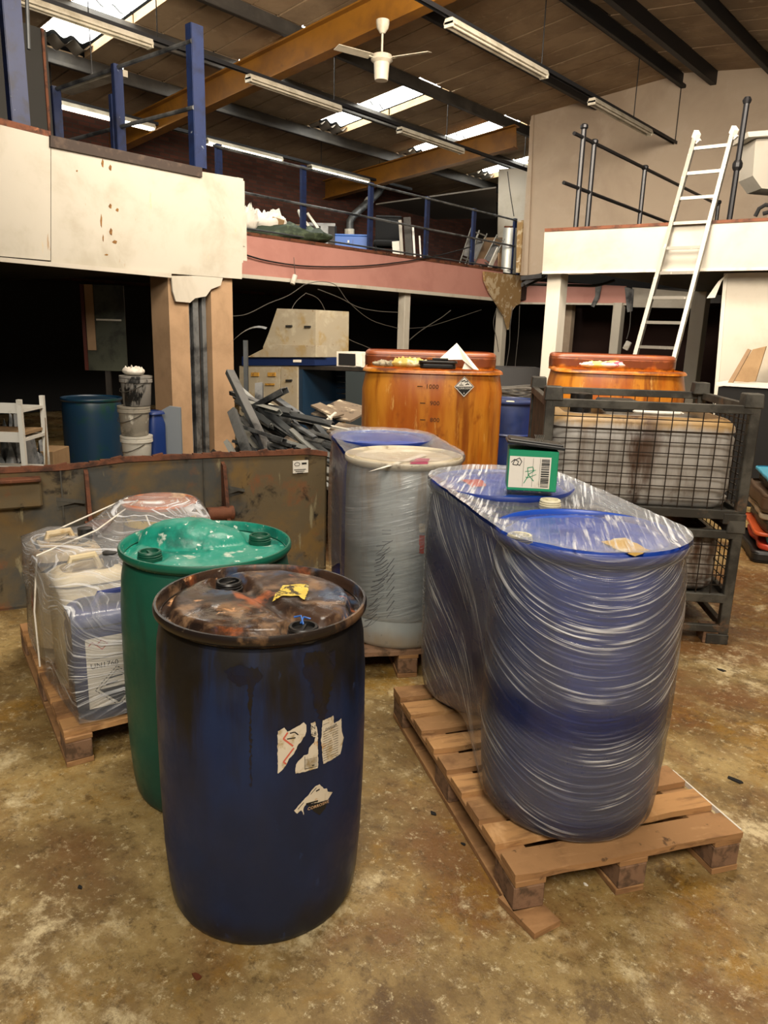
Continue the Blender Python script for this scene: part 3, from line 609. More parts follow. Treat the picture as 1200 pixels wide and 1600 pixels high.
stroke(mb, pxp(((445, 650), (445, 812), (600, 770))), .0012, dsurf(.0024)); stroke(mb, pxp(((535, 765), (565, 757))), .003, dsurf(.0026)); obj('lettering', mb, m_ink, labs[1])
mb = MB(); c = pa_(775, 285); put_text(mb, 'DANGER', .010, c, dsurf(.0024))
for i in range(16):
    v = 235+i*30
    if v in (265, 295): continue
    stroke(mb, pxp(((675, v+22), (860, v-60))), .0011, dsurf(.0024))
obj('lettering', mb, m_ink, labs[2])
Dp = [(315, 1325), (580, 1020), (630, 1000), (690, 1060), (720, 1050), (730, 1090), (790, 1100), (735, 1195), (470, 1250), (430, 1290), (437, 1385), (400, 1320), (350, 1370)]
mb = MB(); put_poly(mb, rag(pxp(Dp), .0011, 7, .005), dsurf(.0014), 1); dl = obj('torn_label', mb, m_oldpaper, fd, label='torn corrosive diamond label')
mb = MB(); put_poly(mb, pxp([(480, 1255), (738, 1190), (700, 1300), (630, 1385), (560, 1340)]), dsurf(.0020), 2); stroke(mb, pxp(((360, 1310), (590, 1040))), .002, dsurf(.0024)); stroke(mb, pxp(((460, 1245), (610, 1205))), .0045, dsurf(.0024)); stroke(mb, pxp(((585, 1085), (630, 1060))), .004, dsurf(.0024)); obj('print', mb, m_ink, dl)
a0, a1 = pa_(485, 1300), pa_(735, 1215)
mb = MB(); put_text(mb, 'CORROSIVE', .0125, ((a0[0]+a1[0])/2, (a0[1]+a1[1])/2), dsurf(.0034), math.atan2(a1[1]-a0[1], a1[0]-a0[0])*.6); obj('lettering', mb, M('label_orange_white', '#d9b48c', .7), dl)
mb = MB(); put_poly(mb, rag([cylhit(x, y, FC) for x, y in ((478, 1020), (524, 1014), (520, 1060), (513, 1095), (509, 1125), (499, 1128), (492, 1100), (484, 1070), (474, 1050))], .006, 11, .007), dsurf(.0007), 1)
put_poly(mb, rag([cylhit(x, y, FC) for x, y in ((350, 1048), (372, 1040), (405, 1044), (412, 1058), (397, 1070), (393, 1130), (393, 1230), (391, 1230), (390, 1130), (386, 1068), (374, 1072), (360, 1064))], .0035, 12, .006), dsurf(.0007), 1)
obj('oil_run', mb, M('oil_run', '#0d1226', .4, layers=[('#15110d', 7, .42, .6), ('#3a2813', 11, .6, .72)]), fd)
# yellow label on the lid, blue strings
lp = [local(onz(220+u/3.158, 860+v/3.158, .925), FC) for u, v in ((650, 240), (700, 185), (830, 185), (810, 262), (760, 238), (720, 232))]
mb = MB(); put_poly(mb, rag(lp, .002, 3, .008), lambda x, y: (x, y, .896+hf_front(x, y, math.hypot(x, y))+.004), 2); obj('torn_label', mb, M('yellow_label', '#c9b04a', .6, layers=[('#3a2f1a', 26, .52, .58), ('#e3d58a', 40, .6, .7)]), fd, label='torn yellow label on the lid')
b = bf[1]; obj('blue_tie', MB().tube([(b[0], b[1], .935), (b[0]-.02, b[1]+.01, .95), (b[0]-.035, b[1]-.0, .945)], .0025, 6).tube([(b[0]-.01, b[1]+.0, .935), (b[0]-.02, b[1]+.02, .944), (b[0]-.005, b[1]+.03, .94)], .0025, 6), m_bluebox, fd)
# green drum
GC = (-2.098, 1.487)
bg = [local(onz(x, y, .915), GC) for x, y in ((234, 868), (406, 842))]
dc = local(onz(300, 838, .93), GC)
ug = Vector((CR.x, CR.y)).normalized(); vg = Vector((-ug.y, ug.x))
def hf_green(x, y, r):
    p = Vector((x-dc[0], y-dc[1])); a = p.dot(ug)/.20; b = (p.dot(vg)-.03)/.125; q = a*a+b*b
    dome = .092*max(0, 1-q)**.4*(1-.25*sst(-.2, .9, a)) if q < 1 else 0
    d = min(math.hypot(x-t[0], y-t[1]) for t in bg); dome *= sst(.03, .07, d)
    return (dome+.014*sst(.262, .23, r)*sst(.045, .07, d)*(1-sst(0, .02, dome)))*1+(.008*nse(x, y, 3, 9)+.004*nse(x, y, 3, 34))*sst(.26, .2, r)
m_gd = drum_mat('green_drum_body', '#08503f', '#0a3028', .0, ('#084336', '#1f6b58'))
m_grim = M('green_rim', '#0d5c48', .4, layers=[('#0b5044', 6, .5, .7), ('#9fc4b4', 30, .7, .76)])
m_glid = M('green_lid_dusty', '#1b8572', .38, layers=[('#0e5f52', 5, .5, .65), ('#5f9788', 4, .52, .66), ('#b4c0b4', 11, .58, .68), ('#d6ddd4', 34, .62, .68), ('#3a4a38', 14, .66, .74)], bump=(20, .4, .005))
drum('plastic_drum', 'green drum with a buckled domed lid, behind the nearest blue drum', GC, 0, (m_gd, m_grim, m_glid), hf_green, [(b[0], b[1], M('green_bung', '#0b4a38', .45)) for b in bg])
# ------------------------------------------------------------------ pallets
def pallet(label, c, rz, L=1.2, Wd=.8, nb=9, seed=0, hz=.145, mats=(m_wood, m_wood2), special=False):
    r = random.Random(seed); t = thing('pallet', label, 'pallet', (c[0], c[1], 0), rz); bw = (L-.02*(nb-1)*1.6)/nb
    for j, y in enumerate((-Wd/2+.05, 0, Wd/2-.05)):
        obj('bottom_board', MB().box((0, y, .011), (L, .1, .022), Matrix.Rotation(r.uniform(-.006, .006), 3, 'Z')), m_wood, t, bevel=.002)
        obj('stringer_board', MB().box((0, y, .111), (L, .1, .02)), m_wood, t, bevel=.002)
        for i, x in enumerate((-L/2+.072, 0, L/2-.072)):
            rot = Matrix.Rotation(r.uniform(-.05, .05), 3, 'Z')
            obj('block', MB().box((x, y, .0615), (.145, .098, .078), rot), m_block, t, bevel=.004)
    for i in range(nb):
        x = -L/2+bw/2+i*(L-bw)/(nb-1); rot = Matrix.Rotation(r.uniform(-.012, .012), 3, 'Z') @ Matrix.Rotation(r.uniform(-.006, .006), 3, 'X')
        w_ = bw*r.uniform(.85, 1.0); mb = MB()
        def fn(u, v, top=0): pass
        n = 10; top = []; bot = []
        for k in range(n+1):
            y = -Wd/2+Wd*k/n; w1 = w_/2+r.uniform(-.004, .004); w2 = w_/2+r.uniform(-.004, .004)
            for s, w in ((-1, w1), (1, w2)): top.append(rot @ V(s*w, y, .021)); 
        b0 = V(x, 0, .1215)
        vs = [p+b0 for p in top]+[p+b0-V(0, 0, .021) for p in top]; m = 2*(n+1); fs = []
        for k in range(n):
            a = 2*k; fs += [(a, a+1, a+3, a+2), (m+a+2, m+a+3, m+a+1, m+a), (a, a+2, m+a+2, m+a), (a+3, a+1, m+a+1, m+a+3)]
        fs += [(0, m, m+1, 1), (2*n, 2*n+1, m+2*n+1, m+2*n)]
        mb.add(vs, fs); obj('deck_board', mb, mats[i % len(mats)], t)
    return t
pdir = Vector((-.845, .535)); pn = Vector((.535, .845)); pc = Vector((-.88, 1.66))+pdir*.6+pn*.4
pal1 = pallet('weathered pallet carrying the film-wrapped pair of blue drums', pc, math.atan2(pdir.y, pdir.x)-PI, nb=9, seed=4)
obj('loose_end_board', MB().box((.60, -.35, .012), (.16, .1, .02), Matrix.Rotation(.25, 3, 'Z')), m_wood, pal1)
obj('white_strap', MB().box((.42, .402, .136), (.34, .006, .016)), m_white, pal1)
# wrapped blue drums
m_wd = drum_mat('royal_blue_body', '#0c2c7c', '#0a1c4c', .0, ('#09205c', '#1c3c85'), .35)
m_wl = M('royal_blue_lid', '#1a4bb0', .35, layers=[('#143c94', 4, .45, .7)])
m_smear = M('yellow_smear', '#c9a448', .6, layers=[('#d9cfae', 9, .5, .6)])
def hf_plain(bs):
    def f(x, y, r):
        d = min([math.hypot(x-b[0], y-b[1]) for b in bs] or [1]); return .026*sst(.256, .24, r)*sst(.045, .06, d)+.002*nse(x, y, 1, 12)
    return f
C1, C0 = Vector((-.978, 2.125)), Vector((-1.585, 2.585))
m_capw = M('cream_cap', '#cfc9ae', .5)
b1 = [local(onz(812, 836, 1.075), C1)]; b0 = [local(onz(860, 781, 1.075), C0)]
drum('plastic_drum', 'royal blue drum wrapped in clear film at the front of its pallet', C1, .145, (m_wd, m_wd, m_wl), hf_plain(b1), [(b[0], b[1], m_capw) for b in b1])
drum('plastic_drum', 'royal blue drum wrapped in clear film, under the small green box', C0, .145, (m_wd, m_wd, m_wl), hf_plain(b0), [(b[0], b[1], m_capw) for b in b0])
for (cx__, lst, m__, par) in ((C1, [(940, 845), (975, 838), (1015, 858), (990, 868)], m_smear, 'plastic_drum.002'), (C0, [(722, 748), (752, 748), (760, 758), (735, 760)], m_red, 'plastic_drum.003')):
    lq = [local(onz(x, y, 1.075), cx__) for x, y in lst]; mb = MB(); put_poly(mb, rag(lq, .006, 3, .02), lambda x, y: (x, y, .927), 1); obj('stain', mb, m__, bpy.data.objects[par])
def film_obj(name, mb, uvf, hzf, mat, parent):
    o = obj(name, mb, mat, parent, smooth=True, sharp=80); me = o.data; uv = me.uv_layers.new(name='film'); at = me.attributes.new('haze', 'FLOAT', 'POINT')
    for lp in me.loops: v = me.vertices[lp.vertex_index].co; uv.data[lp.index].uv = uvf(lp.vertex_index, v)
    for v in me.vertices: at.data[v.index].value = hzf(v.index, v.co)
    return o
def bundle_film(label, A, B, R, z0, z1, mat, gapb, uvg, hz, topuv, seed=1, inset=.10):
    """stretch film round two drums: A the farther, B the nearer axis"""
    a = (B-A); D = a.length; a = a/D; n = Vector((a.y, -a.x))
    if n.dot(Vector((0, 0))-A) < 0: n = -n
    mid = (A+B)/2; t = thing('stretch_film', label, 'film', (mid.x, mid.y, z0)); per = 2*D+2*PI*R; N = 200; info = []
    def base(s, r):
        s = s % per
        if s < D: return A+a*s+n*r, s/D, 1
        s -= D
        if s < PI*R: th = s/R; return B+(n*math.cos(th)+a*math.sin(th))*r, -1, 0
        s -= PI*R
        if s < D: return B-a*s-n*r, s/D, 2
        s -= D; th = s/R; return A+(-n*math.cos(th)-a*math.sin(th))*r, -1, 0
    Hh = z1-z0; NV = 40; mb = MB(); inf = []
    for j in range(NV+1):
        for i in range(N):
            s = per*i/N; fr = j/NV; rz_ = prad(max(0, min(.93, z0-.15+(z1-z0)*fr)))+.009; p, f, side = base(s, rz_); fr = j/NV; zb = z0+(gapb*math.sin(PI*f)**2 if side else 0); z = zb+(z1-zb)*fr
            if side:
                ins = inset*math.sin(PI*f)**1.5*(1-sst(.3, 1, fr)*.9); p = p-(n if side == 1 else -n)*ins
            w = .0035*nse(s*5, z*3+s*2, seed)+.002*nse(s*3, z*26, seed+3); q = p-mid; ax = mid+a*max(-D/2, min(D/2, q.dot(a))); o_ = (p-ax).normalized(); p = p+o_*(w+.003+ (.010 if fr > .93 else 0)*0)
            mb.v.append((p.x-mid.x, p.y-mid.y, z-z0)); inf.append((s, z))
    for j in range(NV):
        for i in range(N): x = j*N+i; y = j*N+(i+1) % N; mb.f.append((x, y, y+N, x+N))
    film_obj('side_film', mb, lambda i, v: (inf[i][0], inf[i][1]+uvg(inf[i][0], D, R)), lambda i, v: hz(inf[i][0], inf[i][1], D, R), mat, t)
    mb = MB(); rings = 10
    for j in range(rings+1):
        r = (R+.003)*(1-j/rings)
        for i in range(N):
            p, f, side = base(per*i/N, max(r, .001)); q = p-mid; al = q.dot(a); gap = math.exp(-(al/(.22))**2)
            z = z1+.006-.022*gap*sst(0, .6, j/rings)+.004*nse(q.x*14, q.y*14, seed)-(.012 if j > 1 else 0)+(.006 if j == 0 else 0)
            mb.v.append((q.x, q.y, z-z0))
    for j in range(rings):
        for i in range(N): x = j*N+i; y = j*N+(i+1) % N; mb.f.append((x, y, y+N, x+N))
    film_obj('top_film', mb, lambda i, v: topuv(Vector((v.x, v.y)).dot(a), Vector((v.x, v.y)).dot(n)), lambda i, v: 1.1*(.3+.7*sst(.13, .27, (Vector((v.x, v.y))-a*max(-D/2, min(D/2, Vector((v.x, v.y)).dot(a)))).length))*(1-.7*math.exp(-((Vector((v.x, v.y))-a*D*.28).length/.16)**2)), m_filmt if mat is m_film else mat, t)  # haze rising towards the rim paints white glare onto the top film
    return t
def uvg1(s, D, R):
    k = 0.62*s if s < D else .62*D
    if s >= D: u = (s-D)/(PI*R); k = .62*D+.17*math.sin(PI*min(1, u*1.15))*1.0-.05*u
    return k
def hz1(s, z, D, R):
    h = .75+.25*nse(s*3, z*2+s*2, 3)
    win = math.exp(-((z-.56-.0*s)/.062)**4) if s > D*.75 else math.exp(-((z-.62+.35*(s-D*.75))/.09)**4)*.9
    if s > D*2.6: win = 0
    h *= 1-win*.98
    if s > D and z < .23: h *= .35
    if z > .96: h = max(h, .8)
    return max(0, h)
bundle_film('clear stretch film round the pair of royal blue drums', C0, C1, .302, .155, 1.084, m_film, .07, uvg1, hz1, lambda a, n: (a*1.1+n*.5, n*.8-a*.35), 1, .04)
# green box on the rear drum
m_gbox = M('green_carton', '#0f8f63', .55); bp = onz(828, 772, 1.09)
t = thing('box', 'small green box with a black tray lid on the wrapped drums', 'box', (bp.x-.062, bp.y+.105, 1.092), YAW-.12)
obj('carton', MB().box((0, 0, .0775), (.185, .155, .155)), m_gbox, t, bevel=.003)
fnb = lambda x, y, h=.001: (x, -.0775-h, y)
mb = MB(); put_poly(mb, [(-.088, .012), (.066, .012), (.066, .132), (-.088, .132)], fnb, 0); lb = obj('label', mb, m_paper, t)
mb = MB(); r = random.Random(2); y = .018
while y < .128: h = r.choice((.0015, .003, .005)); mb.box((.046, -.0795, y+h/2), (.03, .001, h)); y += h+r.choice((.002, .0035))
for x in (-.035, 0.0, .026): mb.box((x, -.0795, .072), (.0009, .001, .11))
def bf2(x, y): return (x, -.0800, y)
stroke(mb, [(-.082, .108), (-.07, .120), (-.055, .112), (-.06, .098), (-.076, .1), (-.07, .116), (-.052, .126), (-.043, .112), (-.05, .097), (-.06, .103)], .0028, bf2)
obj('print', mb, m_ink, lb)
mb = MB(); stroke(mb, [(-.03, .03), (-.015, .06), (-.02, .09), (0, .094), (.004, .078), (-.016, .064), (.006, .04)], .0028, bf2); stroke(mb, [(-.028, .075), (.012, .082)], .002, bf2); stroke(mb, [(-.024, .055), (-.02, .05), (.014, .066)], .002, bf2); obj('green_scribble', mb, m_gbox, lb)
rt_ = Matrix.Rotation(.09, 3, 'Y') @ Matrix.Rotation(-.06, 3, 'X')
lid_ = obj('tray_lid', MB().box((.005, .0, .172), (.215, .185, .012), rt_).box((.005, 0, .18), (.2, .17, .012), rt_), m_blackplastic, t, bevel=.003)
mb = MB()
for i in range(6): x = -.005+i*.006; mb.tube([(x, -.07, .18), (x+.012, -.03, .197+.002*i), (x+.012, .04, .2), (x+.02, .09, .182)], .002, 5)
obj('wire_bundle', mb, m_cage, lid_)
# ------------------------------------------------------------------ grey-white wrapped drum and its companion
G1, G0 = Vector((-2.315, 2.83)), Vector((-2.80, 3.22)); ax = (G0-G1).normalized(); pc = (G1+G0)/2
pallet('dark pallet under the dirty white drum', pc, math.atan2(ax.y, ax.x)-PI, nb=9, seed=9, mats=(m_block, m_wood))
m_wh = drum_mat('dirty_white_body', '#a9aeac', '#8d7c62', .16, ('#959c9d', '#5c5c58'), .45)
m_whl = M('dirty_white_lid', '#cfc5ae', .4, layers=[('#8f7f66', 7, .55, .7), ('#e6dfce', 5, .5, .7), ('#6e5a44', 24, .66, .72)])
gd = drum('plastic_drum', 'dirty white drum with scuffed black marks beside the rusty lid', G1, .14, (m_wh, m_whl, m_whl), hf_plain([]), [], PROF2)
drum('plastic_drum', 'drum with a bright blue lid behind the dirty white drum', G0, .14, (m_wd, m_wd, m_wl), hf_plain([]), [], PROF2)
srf2 = dsurf(.001, PROF2)
mb = MB(); random.seed(8)
for i in range(26):
    y = 850+i*5; x0 = 590-max(0, (i-3))*.9+random.uniform(-3, 3); x1 = x0+random.uniform(12, 26)
    a0, a1 = cylhit(x0, y+random.uniform(4, 12), G1, .135, PROF2), cylhit(x1, y-4, G1, .135, PROF2); am = ((a0[0]+a1[0])/2, (a0[1]+a1[1])/2-.008); stroke(mb, [a0, am, a1], random.uniform(.0015, .005), srf2)
for y in (830, 836, 848): stroke(mb, [cylhit(597, y, G1, .135, PROF2), cylhit(611, y, G1, .135, PROF2)], .003, srf2)
for i in range(8): y = 880+i*11; stroke(mb, [cylhit(604, y+10, G1, .135, PROF2), cylhit(616, y-6, G1, .135, PROF2)], random.uniform(.002, .005), srf2)
obj('scuff_mark', mb, M('grey_scuff', '#55575a', .8), gd)
for (x0, y0, x1, y1), m in (((655, 838, 664, 866), m_red), ((655, 820, 666, 834), m_oldpaper)):
    mb = MB(); put_poly(mb, rag([cylhit(*q, G1, .135, PROF2) for q in ((x0, y0), (x1, y0), (x1, y1), (x0, y1))], .002, 5), srf2, 1); obj('label_scrap', mb, m, gd)
lq = [local(onz(x, y, 1.075), G1) for x, y in ((640, 722), (652, 713), (672, 714), (668, 723))]; mb = MB(); put_poly(mb, lq, lambda x, y: (x, y, .927), 2); obj('label_scrap', mb, M('magenta_scrap', '#b0486a', .6), gd)
lq = [local(onz(x, y, 1.075), G1) for x, y in ((575, 734), (660, 706), (668, 709), (600, 728))]; mb = MB(); put_poly(mb, lq, lambda x, y: (x, y, .926), 2); obj('label_scrap', mb, m_paper, gd)
bundle_film('clear stretch film round the dirty white drum and its blue-lidded neighbour', G0, G1, .297, .30, 1.078, m_film2, .1, lambda s, D, R: .1*math.sin(s*3), lambda s, z, D, R: max(0, (.9*sst(.62, .75, z)+.25)*(.8+.4*nse(s*3, z*3, 9)) if s > D else .75), lambda a, n: (n*1.2, a), 5, .03)
# ================================================================== CAGES WITH TANKS
def ringpts(w, d, r, n=5, bulge=0):
    pts = []
    for cx, cy, a0 in ((w/2-r, d/2-r, 0), (-w/2+r, d/2-r, 90), (-w/2+r, -d/2+r, 180), (w/2-r, -d/2+r, 270)):
        for k in range(n+1): a = math.radians(a0+90*k/n); pts.append((cx+r*math.cos(a), cy+r*math.sin(a)))
    out = []
    for i, p in enumerate(pts):
        out.append(p); q = pts[(i+1) % len(pts)]
        if math.dist(p, q) > .15:
            for t_ in range(1, 8): out.append((p[0]+(q[0]-p[0])*t_/8, p[1]+(q[1]-p[1])*t_/8))
    if bulge: out = [(x, y-(bulge*(1-(2*x/w)**2) if y < 0 else 0)*min(1, -y/(d/2))) for x, y in out]
    return out
def rsolid(w, d, h, r, rz=.05, z0=0, bulge=0, ribs=(), n=5, c=(0, 0), noisy=0, ns=3):
    lv = []
    for k in range(5): a = PI/2*k/4; lv.append((rz*(1-math.sin(a)), rz*(1-math.cos(a))))
    zs = [(z, i) for z, i in lv]; m = 10
    for k in range(1, m): zs.append((rz+(h-2*rz)*k/m, 0))
    zs += [(h-z, i) for z, i in reversed(lv)]; mb = MB(); first = True; N = 0
    for z, ins in zs:
        ins2 = ins+sum(dp*math.exp(-((z-zz)/ww)**2) for zz, ww, dp in ribs)
        pts = ringpts(max(.01, w-2*ins2), max(.01, d-2*ins2), max(.005, r-ins2*.5), n, bulge); N = len(pts)
        for i_, (x, y) in enumerate(pts):
            q = 1+noisy*nse(x*5, y*5, z*4+ns); mb.v.append((x*q+c[0], y*q+c[1], z+z0))
    for j in range(len(zs)-1):
        for i in range(N): a = j*N+i; b = j*N+(i+1) % N; mb.f.append((a, b, b+N, a+N))
    mb.f.append(tuple(reversed(range(N)))); mb.f.append(tuple((len(zs)-1)*N+i for i in range(N))); return mb
FRp = Vector((-1.05, 4.23)); crz = math.radians(34.5); cx_ = Vector((math.cos(crz), math.sin(crz))); cy_ = Vector((-math.sin(crz), math.cos(crz)))
cc = FRp-cx_*.56+cy_*.5
def cage(label, z, h, z1, deck):
    t = thing('stillage_cage', label, 'cage', (cc.x, cc.y, z), crz, 'stacked steel cages'); W2, D2 = .56, .5
    for sx in (-1, 1):
        for sy in (-1, 1):
            obj('corner_post', MB().box((sx*(W2-.03), sy*(D2-.03), h/2+.03), (.052, .052, h-.06)), m_cage, t, bevel=.004)
            obj('corner_cup', MB().box((sx*(W2-.045), sy*(D2-.045), h-.012), (.10, .10, .075), None, .9), m_cage, t, bevel=.005)
            obj('foot', MB().box((sx*(W2-.06), sy*(D2-.06), .03), (.12, .12, .06)), m_cage, t, bevel=.004)
    for zz, hh in ((h-.06, .045), (deck, .05), (.09, .04)):
        if zz == .09 and deck < .15: continue
        for sy in (-1, 1): obj('rail', MB().box((0, sy*(D2-.02), zz), (1.04, .035, hh)), m_cage, t, bevel=.003)
        for sx in (-1, 1): obj('rail', MB().box((sx*(W2-.02), 0, zz), (.035, .9, hh)), m_cage, t, bevel=.003)
    obj('deck', MB().box((0, 0, deck-.01), (1.04, .92, .012)), m_cage, t)
    za, zb = deck+.02, h-.07
    def mesh(axis, s):
        mb = MB(); L = 1.02 if axis == 'x' else .9; nv = int(L/.073); nh = int((zb-za)/.056); q = s*((D2 if axis == 'x' else W2)-.02)
        for i in range(nv+1):
            u = -L/2+L*i/nv; a, b = ((u, q, za), (u, q, zb)) if axis == 'x' else ((q, u, za), (q, u, zb)); mb.beam(a, b, .005, .005)
        for i in range(nh+1):
            z_ = za+(zb-za)*i/nh; a, b = ((-L/2, q, z_), (L/2, q, z_)) if axis == 'x' else ((q, -L/2, z_), (q, L/2, z_)); mb.beam(a, b, .005, .005)
        o_ = obj('wire_mesh', mb, m_wire, t, kind='stuff')
    mesh('x', -1); mesh('x', 1); mesh('y', 1)
    return t
cg0 = cage('lower steel wire cage of the stack, standing on the floor', 0, .70, .7, .27)
cg1 = cage('upper steel wire cage of the stack, open at the top', .70, .68, 1.38, .05)
obj('side_panel', MB().box((-.535, 0, .34), (.015, .88, .5)), M('rusty_side_panel', '#4c3c2c', .8, layers=[('#2c2620', 5, .4, .6), ('#9a8062', 5, .62, .7, (1, 1, .4))]), cg1)
obj('foot_block', MB().box((.49, -.43, .045), (.13, .12, .09)), m_block, cg0, bevel=.004)
def ztop_mat(name, base, dirt, z0, z1, amt, d2='#5a3c22', drip=None):
    k = NT(name); p = k.n('ShaderNodeBsdfPrincipled'); k.l(p.outputs[0], k.out.inputs[0]); tc = k.n('ShaderNodeTexCoord'); sx = k.n('ShaderNodeSeparateXYZ'); k.l(tc.outputs['Object'], sx.inputs[0])
    n1 = k.noise(7, (1, 1, .18), 5, rough=.65); n2 = k.noise(5, (1, 1, 1), 5, off=(4, 4, 4)); c = k.mix(k.ramp(n2, .4, .65, 0, .6), lin(base), lin('#8f8a82'))
    c = k.mix(k.ramp(n1, .5, .68, 0, .75), c, lin(dirt)); f = k.math('ADD', k.math('MULTIPLY', n1, .6), k.math('MULTIPLY', k.ramp(sx.outputs['Z'], z0, z1), amt))
    c = k.mix(k.ramp(f, .5, .75), c, lin('#a98a5c')); c = k.mix(k.ramp(k.math('ADD', n2, k.ramp(sx.outputs['Z'], z1-.03, z1+.02, -.3, .1)), .45, .62), c, lin(d2))
    if drip: c = k.mix(k.math('MULTIPLY', k.ramp(n1, .42, .6), k.ramp(k.math('ABSOLUTE', k.math('ADD', sx.outputs['X'], -drip)), .2, .02)), c, lin('#4d3423'))
    k.l(c, p.inputs['Base Color']); p.inputs['Roughness'].default_value = .45; return k.m
m_ibc = ztop_mat('stained_translucent_tank', '#b4b0aa', '#6e5f50', .36, .50, .5, drip=-.05)
t = thing('liquid_tank', 'stained translucent tank inside the upper wire cage', 'tank', (cc.x, cc.y, .755), crz)
obj('body', rsolid(1.0, .88, .50, .13, .07, ribs=((.2, .02, .006), (.34, .02, .006))), m_ibc, t, smooth=True, sharp=60)
obj('filler_cap', MB().lathe([(.06, .495), (.06, .54), (.05, .545), (.05, .56), (.062, .565), (.062, .60), (.03, .605)], 24, (-.33, -.22, 0)), m_blackplastic, t, smooth=True, sharp=30)
obj('manway_lid', MB().box((-.08, .0, .525), (.22, .3, .06)), m_blackplastic, t, bevel=.01)
t2 = thing('liquid_tank', 'stained translucent tank inside the lower wire cage', 'tank', (cc.x, cc.y, .277), crz)
obj('body', rsolid(.97, .85, .36, .12, .06, ribs=((.18, .02, .008),)), ztop_mat('lower_tank_plastic', '#9a968f', '#5b4a3a', .25, .36, .3, drip=.38), t2, smooth=True, sharp=60)
def crumple(w, d, h, seed, nu=26, nv=20, flatness=1):
    mb = MB(); 
    def fn(u, v, s=1):
        a = 2*PI*u; r = .5*(1+.25*noise.noise(Vector((math.cos(a)*1.5, math.sin(a)*1.5, seed)))); ph = PI*v
        z = (math.cos(ph)*-.5+.5)*h; rr = math.sin(ph)**.6*r
        q = noise.noise(Vector((math.cos(a)*rr*6, math.sin(a)*rr*6, seed+z*9))); q2 = abs(noise.noise(Vector((math.cos(a)*rr*11, math.sin(a)*rr*11, seed*2))))
        z2 = z*(.6+.55*q2+.2*q); return (w*math.cos(a)*rr*(1+.15*q), d*math.sin(a)*rr*(1+.15*q), max(0, z2))
    mb.grid(fn, nu, nv, True); return mb
def crum(name, label, cat, p, w, d, h, seed, mat, rz=0, group=None, parent=None):
    if parent: o = obj(name, crumple(w, d, h, seed), mat, parent, smooth=True, sharp=70); o.location = p; return o
    o = obj(name, crumple(w, d, h, seed), mat, None, smooth=True, sharp=70, label=label, cat=cat, group=group); o.location = p; o.rotation_euler = (0, 0, rz); return o
def sheet(name, label, cat, p, pts, mat, parent=None, t_=.004, kind=None, group=None, curl=0):
    """thin board or paper from corner points relative to p"""
    mb = MB(); mb.prism([Vector(q) for q in pts], (0, 0, t_)); o = obj(name, mb, mat, parent, label=label, cat=cat, group=group, kind=kind); o.location = p; return o
q2_ = cx_*.10-cy_*.24; crum('paper_sheet', 'crumpled white paper on top of the upper caged tank', 'paper', (cc.x+q2_.x, cc.y+q2_.y, 1.253), .30, .13, .04, 3, m_paper, crz)
q2_ = cx_*.20-cy_*.12; crum('black_rag', 'small black and white rag beside the paper on the caged tank', 'rag', (cc.x+q2_.x, cc.y+q2_.y, 1.253), .12, .1, .05, 6, m_blackplastic, crz)
q = onz(985, 655, 1.31)
# ================================================================== ORANGE TANKS
def tank_mat():
    k = NT('amber_stained_tank'); p = k.n('ShaderNodeBsdfPrincipled'); k.l(p.outputs[0], k.out.inputs[0]); tc = k.n('ShaderNodeTexCoord'); sx = k.n('ShaderNodeSeparateXYZ'); k.l(tc.outputs['Object'], sx.inputs[0])
    c = k.mix(k.ramp(k.noise(2.4, (1.6, 1.6, .25), 5, rough=.6), .38, .62), lin('#a8560f'), lin('#c98427'))
    c = k.mix(k.ramp(k.noise(4, (2, 2, .16), 5, off=(3, 3, 3)), .52, .7, 0, .85), c, lin('#7a3509')); c = k.mix(k.ramp(k.noise(7, (2, 2, .3), 5, off=(9, 3, 3), rough=.7), .58, .7, 0, .7), c, lin('#dfae62'))
    c = k.mix(k.ramp(k.noise(9, (1, 1, .5), 5, off=(1, 6, 3)), .58, .7, 0, .7), c, lin('#8a4410'))
    n = k.noise(5, (1, 1, 1), 5, off=(5, 5, 5)); c = k.mix(k.ramp(k.math('ADD', n, k.ramp(sx.outputs['Z'], 1.33, 1.44, -.22, .25)), .5, .7, 0, .95), c, lin('#5b2a14'))
    c = k.mix(k.ramp(k.math('ADD', n, k.ramp(sx.outputs['Z'], 1.42, 1.5, -.4, .2)), .45, .6, 0, .8), c, lin('#8a4b2c'))
    k.l(c, p.inputs['Base Color']); p.inputs['Roughness'].default_value = .35; p.inputs['Specular IOR Level'].default_value = .5
    b = k.n('ShaderNodeBump'); b.inputs['Strength'].default_value = .3; b.inputs['Distance'].default_value = .01; k.l(k.noise(6, (1, 1, .4), 4), b.inputs['Height']); k.l(b.outputs[0], p.inputs['Normal']); return k.m
m_tank = tank_mat()
def dosing_tank(label, c, rz, w=1.08):
    t = thing('storage_tank', label, 'tank', (c[0], c[1], 0), rz, 'amber storage tanks')
    obj('body', rsolid(w, .92, 1.40, .16, .03, bulge=.09, n=6), m_tank, t, smooth=True, sharp=60)
    obj('raised_back', rsolid(w-.01, .46, .16, .10, .035, z0=1.36, c=(0, .22), n=6), m_tank, t, smooth=True, sharp=60)
    return t
q = dep(672, 600, 6.0); T1 = (q.x, q.y); t = dosing_tank('amber-stained storage tank with volume marks and a hazard diamond', T1, YAW)
def tfront(h=.002):
    def fn(x, y, hh=None): return (x, -.46-.09*(1-(2*x/1.08)**2)-(h if hh is None else hh), y)
    return fn
def tpx(px, py):
    P = onpl(px, py, (T1[0]-CF.x/math.hypot(CF.x, CF.y)*.53, T1[1]-CF.y/math.hypot(CF.x, CF.y)*.53, 0), (CF.x, CF.y, 0)); d = P-V(T1[0], T1[1], 0); return (d.x*math.cos(YAW)+d.y*math.sin(YAW), P.z)
